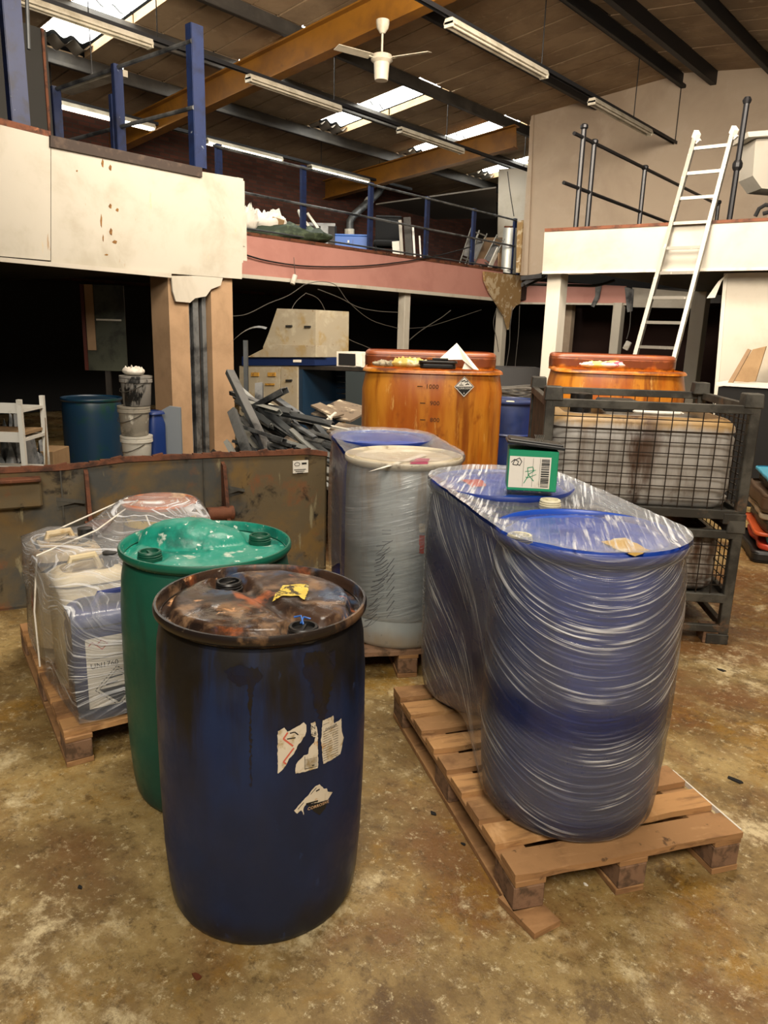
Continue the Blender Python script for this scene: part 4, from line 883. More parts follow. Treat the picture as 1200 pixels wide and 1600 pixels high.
c = tpx(725, 604); corrosive(t, lambda x, y, h: (x, -.46-.09*(1-(2*x/1.08)**2)-h-.008, y), c, .075, .02)
for i, (s, px, py) in enumerate((('1000', 675, 604), ('900', 679, 630), ('800', 679, 656), ('700', 677, 682))):
    mb = MB(); c = tpx(px, py); put_text(mb, s, .045, c, tfront(), 0, 1.1)
    stroke(mb, [(c[0]-.11, c[1]), (c[0]-.07, c[1])], .006, tfront()); obj('volume_mark', mb, m_inkfade, t)
q = onz(628, 578, 1.40)
def tl(px, py, z=1.402): d = onz(px, py, z); return d
m_glove = M('yellow_cloth', '#c9b262', .9, layers=[('#e6dcb4', 14, .5, .62), ('#8a7332', 22, .6, .7)])
tz = lambda x, y: tuple(Matrix.Rotation(YAW, 3, 'Z') @ V(x, y, 0)+V(T1[0], T1[1], 1.402))
crum('work_glove', 'crumpled yellow work glove on the shoulder of the amber tank', 'glove', tz(-.20, -.34), .27, .18, .09, 11, m_glove, YAW)
crum('cloth_rag', 'grey white rag left of the yellow glove on the amber tank', 'rag', tz(-.37, -.33), .17, .13, .06, 17, M('grey_rag', '#a39a84', .9, layers=[('#6e6654', 20, .5, .6)]), YAW)
t = thing('plastic_tray', 'flat black plastic tray between glove and paper on the amber tank', 'tray', tz(.03, -.34), YAW)
obj('base', rsolid(.27, .2, .04, .03, .008), m_blackplastic, t, smooth=True); obj('lid', rsolid(.29, .22, .02, .03, .006, z0=.04), m_blackplastic, t, smooth=True); obj('handle', MB().box((.02, 0, .07), (.12, .02, .015)), m_blackplastic, t, bevel=.003)
t = thing('paper_sheet', 'folded white paper sheet standing on the amber tank', 'paper', tz(.20, -.28), YAW)
mb = MB(); mb.prism([(-.16, .02, .06), (-.02, .06, .19), (.14, -.12, .0), (.10, -.14, .005), (.02, -.03, .07)], (0, .004, .002)); mb.prism([(.02, -.06, .0), (.05, -.03, .075), (.13, -.12, .002)], (.002, .003, 0)); obj('sheet', mb, m_paper, t)
q = dep(957, 600, 6.75); T2 = (q.x, q.y); t = dosing_tank('amber-stained storage tank farther right, behind the wire cages', T2, YAW-.12, 1.12)
qq = Matrix.Rotation(YAW, 3, 'Z') @ V(-.18, -.25, 0); m_towel = M('striped_towel', '#dcd4cc', .9, layers=[('#c8506a', 9, .52, .58, (.6, 5, 1)), ('#d8d070', 4, .58, .64)])
crum('towel', 'folded white and pink striped towel on the farther amber tank', 'towel', (T2[0]+qq.x, T2[1]+qq.y, 1.41), .42, .2, .07, 23, m_towel, YAW)
# blue drum between them
q = dep(797, 640, 7.0); m_dd = drum_mat('navy_drum_body', '#15264f', '#0d1530', .0, ('#1a2f66', '#30457c')); 
pallet('low pallet under the blue drum beside the amber tank', (q.x, q.y), YAW, .62, .6, 5, 5)
t = drum('plastic_drum', 'dark blue hooped drum between the amber tank and the cages', (q.x, q.y), .145, (m_dd, m_dd, m_dd), hf_plain([]), [(.1, -.17, m_capw)], PROF2)
for z in (.32, .62): obj('hoop', MB().lathe([(.286, z-.015), (.297, z), (.286, z+.015)], 48, cap0=False, cap1=False), m_dd, t, smooth=True)
# ================================================================== SKIP
a = Vector((-4.354, 1.625)); b = Vector((-3.598, 3.536)); sd = (b-a).normalized(); a2 = a-sd*1.6; ang = math.atan2(sd.y, sd.x); b = b+sd*.02
t = thing('steel_skip', 'rusty dark steel skip with ribs along the left behind the drums', 'skip', (a2.x, a2.y, 0), ang); SL = (b-a2).length
def skx(px, py, off=0.0):
    n = Vector((sd.y, -sd.x)); P = onpl(px, py, (a.x+n.x*off, a.y+n.y*off, 0), (n.x, n.y, 0)); d = Vector((P.x-a2.x, P.y-a2.y)); return d.dot(sd), P.z
mb = MB(); r = random.Random(4); n = 60; top = []
zt = [(0, .86), (skx(100, 722)[0], .84), (skx(190, 715)[0], .87), (skx(340, 712)[0], .87), (skx(480, 711)[0], .86), (SL, .84)]
def zat(x):
    for (x0, z0), (x1, z1) in zip(zt[:-1], zt[1:]):
        if x <= x1: return z0+(z1-z0)*(x-x0)/(x1-x0)
    return .85
m_ = lambda x, z, off=0: (x, -off, z)
mb.prism([m_(0, 0), m_(SL, 0)]+[m_(SL*(1-i/n), zat(SL*(1-i/n))+r.uniform(-.007, .007)) for i in range(n+1)], (0, .012, 0)); obj('front_plate', mb, m_rust, t)
mb = MB()
for i in range(n): x0, x1 = SL*i/n, SL*(i+1)/n; mb.prism([(x0, -.012, zat(x0)-.02), (x1, -.012, zat(x1)-.02), (x1, -.008, zat(x1)+.012+r.uniform(-.008, .012)), (x0, -.008, zat(x0)+.012)], (0, .03, 0))
obj('torn_top_edge', mb, m_rustedge, t)
obj('end_plate', MB().prism([(SL, 0, 0), (SL, .95, 0), (SL, .95, .5), (SL, .0, .85)], (-.012, 0, 0)), m_rust, t); obj('end_plate', MB().prism([(0, 0, 0), (0, .95, 0), (0, .95, .5), (0, .0, .85)], (.012, 0, 0)), m_rust, t)
obj('rear_plate', MB().box((SL/2, .95, .25), (SL, .012, .5)), m_rust, t); obj('base_plate', MB().box((SL/2, .47, .02), (SL, .95, .012)), m_rust, t)
for px, py in ((96, 760), (318, 745)):
    x, z = skx(px, py); obj('weld_seam', MB().box((x, -.004, .43), (.008, .012, .82)), m_cage, t)
for px in (130, 345):
    x, _ = skx(px, 730); z0 = .30
    obj('rib', MB().prism([(x, -.0, .82), (x, -.05, .80), (x, -.13, .45), (x, -.13, .33), (x, -.06, z0), (x, 0, z0)], (.022, 0, 0)), m_rustedge, t)
    obj('pin', MB().tube([(x-.12, -.09, .50), (x+.05, -.09, .50)] if px > 300 else [(x-.02, -.09, .48), (x+.12, -.09, .48)], .045, 18), m_rustedge, t, smooth=True)
    obj('pocket', MB().prism([(x-.16 if px < 300 else x+.04, -.002, .58), (x-.01 if px < 300 else x+.14, -.002, .60), (x-.01 if px < 300 else x+.14, -.05, .62), (x-.16 if px < 300 else x+.04, -.002, .64)], (0, .001, .02)), m_cage, t)
x0, z0_ = skx(-70, 750); x1, _ = skx(63, 750); obj('hook_plate', MB().box(((x0+x1)/2, -.03, .70), (x1-x0, .05, .16)), m_rust, t, bevel=.01); obj('hook_lip', MB().box(((x0+x1)/2, -.045, .785), (x1-x0, .09, .02)), m_rustedge, t, bevel=.004)
x, z = skx(469, 729); lb = obj('maker_plate', MB().box((x, -.006, z), (.11, .006, .085)), m_paper, t); mb = MB()
for k in range(3): mb.box((x-.005, -.0105, z-.018-.012*k), (.085-.02*k, .001, .004))
mb.tube([(x-.025+.02*math.cos(q_/8*2*PI), -.0105, z+.02+.012*math.sin(q_/8*2*PI)) for q_ in range(9)], .0015, 4); mb.box((x+.025, -.0105, z+.022), (.035, .001, .012)); obj('print', mb, m_ink, lb)
# ================================================================== LEFT PALLET
e1 = Vector((-.96, .28)).normalized(); e2 = Vector((.28, .96)).normalized(); A = Vector((-2.543, 1.135))
def lp2(u, v): return A+e1*u+e2*v
pc = lp2(.62, .5); pallet('pallet of film-wrapped cans at the far left', pc, math.atan2(-e1.y, -e1.x), 1.24, 1.0, 8, 12)
zp = .139; rzp = math.atan2(e2.y, e2.x)
def can(label, u, v, w, d, h, mat, capm, seed=0, r=.075, group=None, tops=1):
    p = lp2(u, v); t = thing('jerrycan', label, 'jerrycan', (p.x, p.y, zp), rzp, group)
    obj('body', rsolid(w, d, h*.9, r, .045, n=4), mat, t, smooth=True, sharp=60)
    obj('handle', MB().tube([(-w*.25, 0, h*.88), (-w*.2, 0, h*.97), (w*.1, 0, h*.98), (w*.18, 0, h*.88)], .016, 8), mat, t, smooth=True)
    obj('screw_cap', MB().lathe([(.03, h*.88), (.03, h*.93), (.034, h*.93), (.034, h*.985), (.02, h*.99)], 20, (w*.33, 0, 0)), capm, t, smooth=True, sharp=30)
    return t
m_canblue = drum_mat('blue_can_body', '#16265e', '#0d1430', 0, ('#1b3078', '#3a4f92')); m_canw = M('cream_can_body', '#cfc09c', .5, layers=[('#b09a6a', 3, .5, .7), ('#e3dac4', 5, .55, .7)])
m_cantop = M('stained_can_body', '#c9b896', .5, layers=[('#a87f36', 4, .52, .62), ('#7c5a2c', 8, .6, .7)])
cb = can('dark blue jerrycan with a white hazard label, front of the left pallet', .155, .27, .42, .26, .50, m_canblue, m_blackplastic)
mb = MB(); put_poly(mb, [(-.10, .07), (.17, .07), (.17, .36), (-.10, .36)], lambda x, y: (x-.07, -.1315, y), 0); lb = obj('label', mb, m_paper, cb)
mb = MB(); ff = lambda x, y: (x-.07, -.1325, y); put_text(mb, 'UN1760', .03, (-.035, .245), ff); put_text(mb, '2.02L', .016, (.13, .262), ff)
c_ = (.01, .145); s_ = .085
for k in range(4):
    a_, b_ = [(c_[0]+s_*math.cos(PI/2*(k+j)), c_[1]+s_*math.sin(PI/2*(k+j))) for j in (0, 1)]
    for f in range(9): g = lambda w: (a_[0]+(b_[0]-a_[0])*w, a_[1]+(b_[1]-a_[1])*w); stroke(mb, [g(f/9), g(f/9+.07)], .003, ff)
s2 = .07; dd = [(c_[0], c_[1]+s2), (c_[0]+s2, c_[1]), (c_[0], c_[1]-s2), (c_[0]-s2, c_[1]), (c_[0], c_[1]+s2)]; stroke(mb, dd, .002, ff); put_poly(mb, [dd[3], dd[2], dd[1]], ff, 0); stroke(mb, [(c_[0]-.045, .16), (c_[0], .165)], .006, ff); stroke(mb, [(c_[0]-.03, .185), (c_[0]+.02, .19)], .006, ff); stroke(mb, [(-.095, .275), (.165, .275)], .0015, ff)
obj('print', mb, m_ink, lb); mb = MB(); stroke(mb, [(-.06, .33), (-.04, .35), (-.02, .33), (-.04, .31), (-.06, .33)], .003, ff); stroke(mb, [(-.09, .33), (-.075, .345), (-.062, .33)], .003, ff); obj('red_print', mb, m_red, lb)
cw = can('cream jerrycan right behind the blue one on the left pallet', .43, .20, .30, .24, .58, m_canw, m_blackplastic)
cw2 = can('cream jerrycan with an orange-stained top, rearmost along the left edge', .80, .17, .30, .34, .60, m_cantop, m_blackplastic)
mb = MB(); put_poly(mb, [(0, .17), (.06, .25), (0, .33), (-.06, .25)], lambda x, y: (-.1515, x-.02, y), 0); obj('orange_diamond', mb, M('orange_label', '#c4512a', .6), cw2)
cw3 = can('brown-stained jerrycan in the middle of the left pallet', .46, .56, .30, .28, .46, M('brown_can', '#6b5238', .5, layers=[('#3a2c20', 5, .5, .65), ('#b09a78', 8, .6, .7)]), m_blackplastic)
can('dark jerrycan hidden behind the green drum on the left pallet', .15, .68, .30, .26, .5, m_canblue, m_blackplastic)
kc = onz(249, 783, .80); m_keg = M('steel_keg', '#8b8270', .4, .4, layers=[('#5c4a34', 5, .45, .65), ('#c2b28c', 9, .6, .7)]); kt = thing('steel_keg', 'tall round steel keg with a rusty orange lid under film', 'keg', (kc.x, kc.y, zp))
obj('body', MB().lathe([(.17, 0), (.178, .01), (.178, .2), (.186, .22), (.178, .24), (.178, .42), (.186, .44), (.178, .46), (.178, .62), (.186, .635), (.182, .65)], 48), m_keg, kt, smooth=True)
obj('lid', MB().lathe([(.182, .645), (.186, .66), (.17, .668), (.16, .655), (.08, .66), (.01, .662)], 48), M('orange_lid', '#b0602c', .4, layers=[('#d9b48a', 6, .5, .62), ('#7a3a18', 8, .55, .7)]), kt, smooth=True, sharp=60)
obj('yellow_band', MB().lathe([(.1795, .56), (.1795, .60)], 48, cap0=False, cap1=False), M('yellow_band', '#c9a93c', .5, layers=[('#4a3a1a', 30, .55, .6)]), kt)
k_ = math.atan2(-(kc.y-0), -(kc.x-0)); fk = lambda s, z: (.1805*math.cos(s/.18+k_), .1805*math.sin(s/.18+k_), z)
mb = MB(); put_poly(mb, [(-.05, .44), (.03, .44), (.03, .54), (-.05, .54)], fk, 2); rl = obj('red_label', mb, m_red, kt); fk2 = lambda s, z: (.1825*math.cos(s/.18+k_), .1825*math.sin(s/.18+k_), z)
mb = MB(); put_poly(mb, [(-.04, .49), (-.01, .46), (.02, .49), (-.01, .52)], fk2, 1); obj('print', mb, m_ink, rl)
# the film tent
pts = []
for (u, v, w, d, h) in ((.155, .27, .42, .26, .50), (.43, .20, .30, .24, .58), (.80, .17, .30, .34, .60), (.15, .68, .30, .26, .5)):
    for sx in (-1, 1):
        for sy in (-1, 1):
            q = lp2(u+sy*(d/2+.006), v+sx*(w/2+.006))
            for z in (.02, h*.9): pts.append((q.x, q.y, z+zp)); 
for k in range(16):
    a_ = 2*PI*k/16
    for z in (.2, .672): pts.append((kc.x+.192*math.cos(a_), kc.y+.192*math.sin(a_), z+zp))
bmh = bmesh.new()
for q in pts: bmh.verts.new((q[0]-pc.x, q[1]-pc.y, q[2]-zp))
bmesh.ops.convex_hull(bmh, input=bmh.verts); bmesh.ops.delete(bmh, geom=[v for v in bmh.verts if not v.link_faces], context='VERTS')
bmesh.ops.delete(bmh, geom=[f for f in bmh.faces if f.calc_center_median().z < .022 and abs(f.normal.z) > .7], context='FACES')
bmesh.ops.triangulate(bmh, faces=bmh.faces)
for _ in range(4):
    ed = [e for e in bmh.edges if e.calc_length() > .09]
    if ed: bmesh.ops.subdivide_edges(bmh, edges=ed, cuts=1, use_grid_fill=False); bmesh.ops.triangulate(bmh, faces=bmh.faces)
bmh.normal_update()
for v in bmh.verts:
    w = .012*nse(v.co.x*9, v.co.y*9, v.co.z*6)+.006*nse(v.co.x*24, v.co.y*24, v.co.z*20); v.co += v.normal*w
    if v.normal.z > .25: v.co.z -= .06*math.exp(-((math.hypot(v.co.x+pc.x-kc.x, v.co.y+pc.y-kc.y)-.36)/.11)**2)
me = bpy.data.meshes.new('x'); bmh.verts.index_update(); mb = MB(); mb.v = [tuple(v.co) for v in bmh.verts]; mb.f = [tuple(v.index for v in f.verts) for f in bmh.faces]; bmh.free()
t = thing('stretch_film', 'crumpled clear film tent over the cans and keg on the left pallet', 'film', (pc.x, pc.y, zp))
def uv3(i, v): 
    q = Vector((v.x, v.y)); return (q.dot(e1)*1.2+q.dot(e2)*.8+v.z*.3, v.z*.9+.3*q.dot(e2)+.12*nse(v.x*4, v.y*4, v.z*4))
film_obj('film_sheet', mb, uv3, lambda i, v: .5+.5*nse(v.x*5, v.y*5, v.z*5+2)+.55*sst(.28, .42, v.z), m_film3, t)  # extra haze higher up paints white highlights over the cans
mb = MB(); q1 = V(kc.x-pc.x, kc.y-pc.y, .69); 
def lpp(u, v, z): q = lp2(u, v); return V(q.x-pc.x, q.y-pc.y, z)
for pth in ([lpp(.93, .55, .67), lpp(.7, .3, .60), lpp(.6, .03, .545), lpp(.585, .0, .3), lpp(.56, .0, .05)], [lpp(.86, .55, .66), lpp(.5, .52, .56), lpp(.3, .5, .47)], [lpp(1.0, .52, .67), lpp(.98, .2, .56), lpp(.97, .03, .5)]):
    pp = []
    for i in range(len(pth)-1):
        for s in range(6): pp.append(pth[i].lerp(pth[i+1], s/6))
    pp.append(pth[-1]); mb.tube(pp, .004, 6)
obj('film_rope', mb, m_paper, t, kind='stuff')
# ================================================================== BEHIND THE SKIP, LEFT
def cbox(name, label, cat, px, py, depth, w, d, h, mat, rz=YAW, group=None, z=None, bev=.006):
    """upright box whose front bottom centre is seen at the given pixel"""
    p = dep(px, py, depth) if z is None else onz(px, py, z); f = Matrix.Rotation(rz, 3, 'Z') @ V(0, d/2, 0)
    o = obj(name, MB().box((0, 0, h/2), (w, d, h)), mat, None, bevel=bev, label=label, cat=cat, group=group); o.location = p+f; o.rotation_euler = (0, 0, rz); return o
def ground(px, depth):
    p = dep(px, 700, depth); return V(p.x, p.y, 0)
g0 = ground(22, 5.3); t = thing('shelf_rack', 'white metal shelf rack at the far left behind the skip', 'shelf', g0, YAW); m_wm = M('white_enamel', '#d9d8d0', .35, layers=[('#b3aea0', 5, .55, .7)])
for z in (.62, .86, 1.06):
    obj('shelf', MB().box((-.15, 0, z), (.62, .35, .02)).box((-.15, -.17, z+.02), (.62, .012, .07)), m_wm, t)
for x in (-.45, .15):
    for y in (-.17, .17): obj('upright', MB().box((x, y, .57), (.03, .03, 1.14)), m_wm, t)
obj('board', MB().box((-.1, 0, .90), (.5, .28, .02)), m_card, t)
p = ground(66, 5.4); sheet('leaning_board', 'brown board standing beside the white shelf rack', 'board', p, [(-.04, 0, 0), (.02, 0, 0), (-.02, .05, .96), (-.07, .05, .96)], m_card, t_=.02); 
p = ground(76, 5.9); o_ = obj('cardboard_box', MB().box((0, 0, .34), (.2, .3, .68)), m_card, None, bevel=.004, label='plain brown carton behind the skip, right of the white rack', cat='box'); o_.location = p; o_.rotation_euler = (0, 0, YAW)
p = ground(18, 5.5); crum('plastic_sheeting', 'shiny grey plastic sheeting heaped below the white shelf rack', 'sheeting', (p.x-.15, p.y+.1, 0), .5, .42, .95, 31, M('grey_sheeting', '#85898c', .25, layers=[('#55595c', 5, .45, .6)]), 0)
p = dep(148, 700, 7.6); drum('plastic_drum', 'dim blue-green drum in the dark bay behind the skip', (p.x, p.y), 0, (M('teal_drum', '#0a2a40', .4, layers=[('#0a3328', 3, .5, .65)]),)*3, hf_plain([]), [], PROF2)
# stack of buckets
p = ground(214, 6.3); rx = (CR.x, CR.y)
m_bk = [M('white_bucket', '#c9c6bb', .4, layers=[('#a09a8a', 5, .5, .7)]), M('dirty_bucket', '#958f82', .5, layers=[('#6a6459', 5, .5, .65), ('#d6d2c4', 8, .6, .7)]), M('paint_stained_bucket', '#8d8a84', .5, layers=[('#1c1c1c', 7, .54, .6, (1, 1, .3)), ('#c9c6bd', 5, .58, .66)])]
for i, (z, off, m, lab) in enumerate(((0, 0, 1, 'white bucket at the foot of the stack, hidden by the skip'), (.25, 0, 1, 'white bucket second from the floor in the stack'), (.50, .0, 0, 'clean white lidded bucket just above the edge of the skip'), (.75, -.01, 1, 'grubby white bucket below the paint-stained one'), (1.0, .02, 2, 'topmost bucket of the stack, streaked with black paint'))):
    t = thing('bucket', lab, 'bucket', (p.x+rx[0]*off, p.y+rx[1]*off, z), 0, 'stacked white buckets'); hh = .225
    obj('body', MB().lathe([(.105, 0), (.11, .005), (.125, hh)], 32), m_bk[m], t, smooth=True, sharp=50); obj('lid', MB().lathe([(.125, hh-.035), (.134, hh-.03), (.134, hh-.005), (.128, hh), (.134, hh+.005), (.134, hh+.022), (.12, hh+.022)], 32), m_bk[m], t, smooth=True, sharp=30)
    obj('handle', MB().tube([V(.13*math.cos(a), -.13*math.sin(a)-.004, hh-.04-.07*math.sin(a)) for a in [PI*k/8 for k in range(9)]], .003, 5), m_cage, t)
crum('rag', 'white rag lying on top of the bucket stack', 'rag', (p.x, p.y, 1.25), .2, .16, .09, 41, m_paper)
p = ground(243, 6.5); o_ = obj('blue_container', rsolid(.16, .16, .94, .05, .03), m_blueplast, None, smooth=True, label='tall dark blue container between the buckets and the grey board', cat='container'); o_.location = p
p = ground(263, 6.6); mb = MB(); mb.prism([(-.09, 0, 0), (.12, 0, 0), (.12, 0, .96), (.02, 0, .97), (-.05, 0, .93), (-.08, 0, .84)], (0, .03, 0)); o_ = obj('grey_board', mb, M('grey_board', '#7b8288', .5), None, label='grey board with a rounded corner leaning by the tan pillar', cat='board'); o_.location = p; o_.rotation_euler = (0, 0, YAW)
p = ground(174, 9.2); t = thing('notice_board', 'dim framed panel hanging in the dark bay under the left floor', 'panel', (p.x, p.y, 1.1), YAW)
W_ = .5; obj('frame', MB().box((0, .02, .5), (W_, .02, 1.0)), M('olive_panel', '#3c4034', .5, layers=[('#23261e', 3, .45, .6)]), t); obj('pale_strip', MB().box((-.16, 0, .62), (.10, .012, .76)), m_tan, t); obj('glass_shelf', MB().box((.06, 0, .6), (.3, .012, .02)), m_whitepaint, t); obj('red_edge', MB().box((-.24, 0, .5), (.04, .02, 1.0)), M('red_frame', '#4a1a10', .6), t)
obj('post', MB().box((0, .04, -.55), (.06, .04, 1.1)), m_darksteel, t)
# ================================================================== PILE OF STUDS AND BOARDS
r = random.Random(11); piles = 'metal studs heaped behind the skip'
def stud(a, b, da, db, w, mi, lab=None, tw=None):
    p, q = dep(*a, da), dep(*b, db); p.z = max(.02, p.z); q.z = max(.02, q.z); c = (p+q)/2
    if not lab:
        mx, my = (a[0]+b[0])/2, (a[1]+b[1])/2; sl = (b[1]-a[1])/max(1, b[0]-a[0])
        lab = '%s %s %s stud %s, %s' % (('flat-lying', 'sloping', 'steep')[0 if sl < .45 else 1 if sl < .95 else 2], 'long' if math.dist(a, b) > 80 else 'short' if math.dist(a, b) < 58 else 'medium', ('grey', 'charcoal', 'bright')[mi], ('against the tan pillar', 'left in the heap', 'left of the heap centre', 'right of the heap centre', 'right in the heap', 'nearest the amber tank')[max(0, min(5, int((mx-365)/29)))], ('at the top', 'in the upper half', 'halfway up', 'in the lower half', 'just above the skip')[max(0, min(4, int((my-600)/29)))])
    o_ = obj('metal_stud', MB().channel(p-c, q-c, w, w*.6, .005, twist=r.uniform(-1, 1) if tw is None else tw), m_studs[mi], None, label=lab, cat='metal stud', group=piles); o_.location = c
main = [((360, 578), (442, 748), 6.6, 5.9, .07, 0, 'long grey stud running down the front of the heap from the tan pillar'), ((397, 632), (444, 606), 6.6, 6.3, .075, 0, 'short square stud poking up to the right out of the heap'), ((360, 640), (396, 742), 6.3, 5.8, .07, 0, 'grey stud close against the right side of the tan pillar'), ((395, 640), (470, 700), 7.0, 6.3, .07, 1, None), ((400, 650), (500, 735), 7.0, 6.2, .06, 0, None), ((427, 618), (495, 665), 7.4, 6.8, .06, 0, None), ((440, 645), (495, 660), 7.0, 6.6, .07, 0, None), ((375, 605), (415, 640), 7.2, 7.0, .05, 2, None), ((404, 598), (404, 630), 7.2, 7.1, .07, 0, None), ((380, 637), (430, 665), 6.6, 6.4, .05, 2, 'bright white stud end near the middle of the heap'), ((358, 690), (385, 740), 6.0, 5.7, .06, 2, 'pale stud at the lower left of the heap, just above the skip')]
for m in main: stud(*m[:6], m[6])
for i in range(84):
    x = r.uniform(358, 520); y = 606+(x-358)*.42+r.uniform(0, 80); L = r.uniform(40, 110); a = r.uniform(.15, .95); dd = 7.0-(y-600)/110*.9+r.uniform(-.2, .3)
    x1, y1 = min(555, x+L*math.cos(a)), min(760, y+L*math.sin(a)); 
    if y1-y < 8: continue
    stud((x, y), (x1, y1), dd, dd-.45, r.uniform(.03, .06), r.choice((0, 0, 0, 1, 2)))
mb = MB()
# dark bulk of rubbish beneath
q = dep(418, 730, 6.9); o_ = obj('rubble', crumple(2.3, 1.4, .6, 51, 60, 40), M('dark_rubble', '#22201d', .9, layers=[('#4a443a', 9, .5, .6), ('#8a8478', 24, .64, .7)]), None, kind='stuff', label='dark rubble and scrap under the heap of studs', cat='rubble'); o_.location = (q.x, q.y, 0); o_.rotation_euler = (0, 0, YAW)
bds = [((420, 632), (560, 690), 6.9, 6.5, .03), ((428, 648), (545, 672), 6.9, 6.4, .03), ((445, 685), (520, 696), 6.2, 6.1, .12), ((500, 640), (560, 652), 7.2, 7.0, .30), ((520, 630), (575, 645), 7.4, 7.2, .22), ((493, 632), (530, 650), 7.1, 6.9, .12), ((520, 668), (566, 676), 6.6, 6.5, .25), ((503, 715), (530, 720), 6.0, 6.0, .2), ((500, 600+35), (517, 655), 7.3, 6.8, .02), ((505, 662), (525, 645), 6.8, 6.9, .02), ((500, 745), (530, 742), 5.6, 5.6, .15)]
m_bd = M('broken_board', '#6f6252', .85, layers=[('#b3a68e', 4, .5, .62), ('#3a3128', 7, .55, .65)])
labs_ = ['long thin white-edged batten across the heap', 'thin batten just below the long one', 'broken board with a white edge above the skip corner', 'bent pale board stacked left of the amber tank', 'topmost pale board left of the amber tank', 'small folded pale board at the top of the scrap', 'brown board wedged against the amber tank', 'narrow white board beside the skip end', 'short white rod in the scrap, upper one', 'short white rod in the scrap, lower one', 'lowest board, between skip and white drum']
for (a, b, da, db, w), lb in zip(bds, labs_):
    p, q = dep(*a, da), dep(*b, db); c = (p+q)/2; o_ = obj('scrap_board', MB().beam(p-c, q-c, max(w, .025), .018, (CF.x*-.25, CF.y*-.25, 1)), m_bd if w > .05 else m_whitepaint, None, label=lb, cat='board', group='scrap boards'); o_.location = c
q = dep(385, 535, 7.6); t = thing('curved_metal_offcut', 'bent grey metal strip sticking out beside the tan pillar', 'metal strip', q, YAW); mb = MB(); mb.grid(lambda u, v: (-.25+.45*u, .1*v, -.1+.25*math.sin(u*1.9)+.02*v), 10, 2); obj('strip', mb, m_studs[0], t, smooth=True); obj('upright', MB().channel((0, .06, -q.z+.01), (0, .06, .02), .05, .04), m_studs[1], t)
# cabinets in the dark bay
cab0 = dep(420, 571, 9.6); Yc = cab0.y-K*(cab0.x+9.4)
def cs(x, y, o=0): return onS(x, y, Yc+o)
def cprism(px, o, d): return MB().prism([cs(x, y, o) for x, y in px], (0, d, 0))
m_cream2 = M('stained_cream_enamel', '#958c78', .5, layers=[('#8f7d58', 4, .5, .66), ('#6e4e28', 14, .64, .7), ('#a59d88', 6, .5, .7)])
t = thing('machine_cabinet', 'tall stained cream cabinet with a blue band in the dark bay', 'cabinet'); 
obj('lower_body', cprism([(374, 572), (466, 572), (466, 720), (374, 720)], 0, .7), m_cream2, t)
obj('door', cprism([(439, 574), (464, 574), (464, 660), (439, 660)], -.03, .03), m_cream2, t); obj('door', cprism([(382, 574), (437, 574), (437, 660), (382, 660)], -.03, .03), m_cream2, t)
obj('blue_band', cprism([(378, 557), (492, 559), (492, 571), (378, 571)], -.02, .75), M('navy_band', '#0e2149', .5), t)
obj('upper_body', cprism([(433, 482), (493, 484), (493, 558), (411, 558), (411, 542), (420, 520)], .15, .6), m_cream2, t); obj('sloping_front', cprism([(386, 558), (425, 538), (493, 540), (493, 558)], -.05, .2), m_cream2, t)
mb = MB(); 
for x, y, w, h in ((446, 508, 9, 3), (475, 509, 9, 3)): mb.prism([cs(x, y, .13), cs(x+w, y, .13), cs(x+w, y+h, .13), cs(x, y+h, .13)], (0, .02, 0))
mb.prism([cs(446, 593, -.05), cs(455, 593, -.05), cs(455, 596, -.05), cs(446, 596, -.05)], (0, .02, 0)); obj('handle', mb, m_ink, t, kind='stuff')
m_rs = M('rust_stain', '#a0782c', .8, layers=[('#6e4a1c', 20, .5, .6)])
mb = MB()
for x, y, w, h in ((392, 582, 12, 6), (418, 582, 12, 6), (414, 599, 14, 3)): mb.prism([cs(x, y, -.045), cs(x+w, y, -.045), cs(x+w, y+h, -.045), cs(x, y+h, -.045)], (0, .012, 0))
obj('vent', mb, m_rs, t, kind='stuff'); obj('name_strip', cprism([(458, 562), (470, 562), (470, 566), (458, 566)], -.03, .012), m_paper, t)
rebase(t); t = thing('workbench', 'dark blue-grey bench unit with an open front left of the amber tank', 'bench')
obj('worktop', cprism([(467, 571), (590, 576), (590, 581), (467, 577)], 0, .75), m_darksteel, t)
obj('side_panel', cprism([(467, 577), (473, 577), (473, 720), (467, 720)], 0, .7), m_navy, t); obj('side_panel', cprism([(540, 580), (590, 582), (590, 720), (540, 720)], 0, .7), M('slate_panel', '#2c3538', .6), t)
for i in range(9): obj('back_slat', cprism([(473, 578+i*9), (542, 580+i*9), (542, 587.5+i*9), (473, 585.5+i*9)], .6, .04), m_navy, t)
obj('shelf', cprism([(474, 628), (539, 628), (539, 640), (474, 640)], .2, .3), m_navy, t)
rebase(t); t = thing('microwave', 'white microwave oven on the dark bench left of the amber tank', 'microwave'); 
obj('casing', cprism([(526, 549), (565, 551), (565, 574), (526, 572)], .05, .35), m_white, t); obj('door_glass', cprism([(529, 552), (554, 553), (554, 571), (529, 570)], .035, .02), m_black, t); obj('control_panel', cprism([(556, 552), (564, 552.5), (564, 573), (556, 572)], .035, .02), m_paper, t); rebase(t)
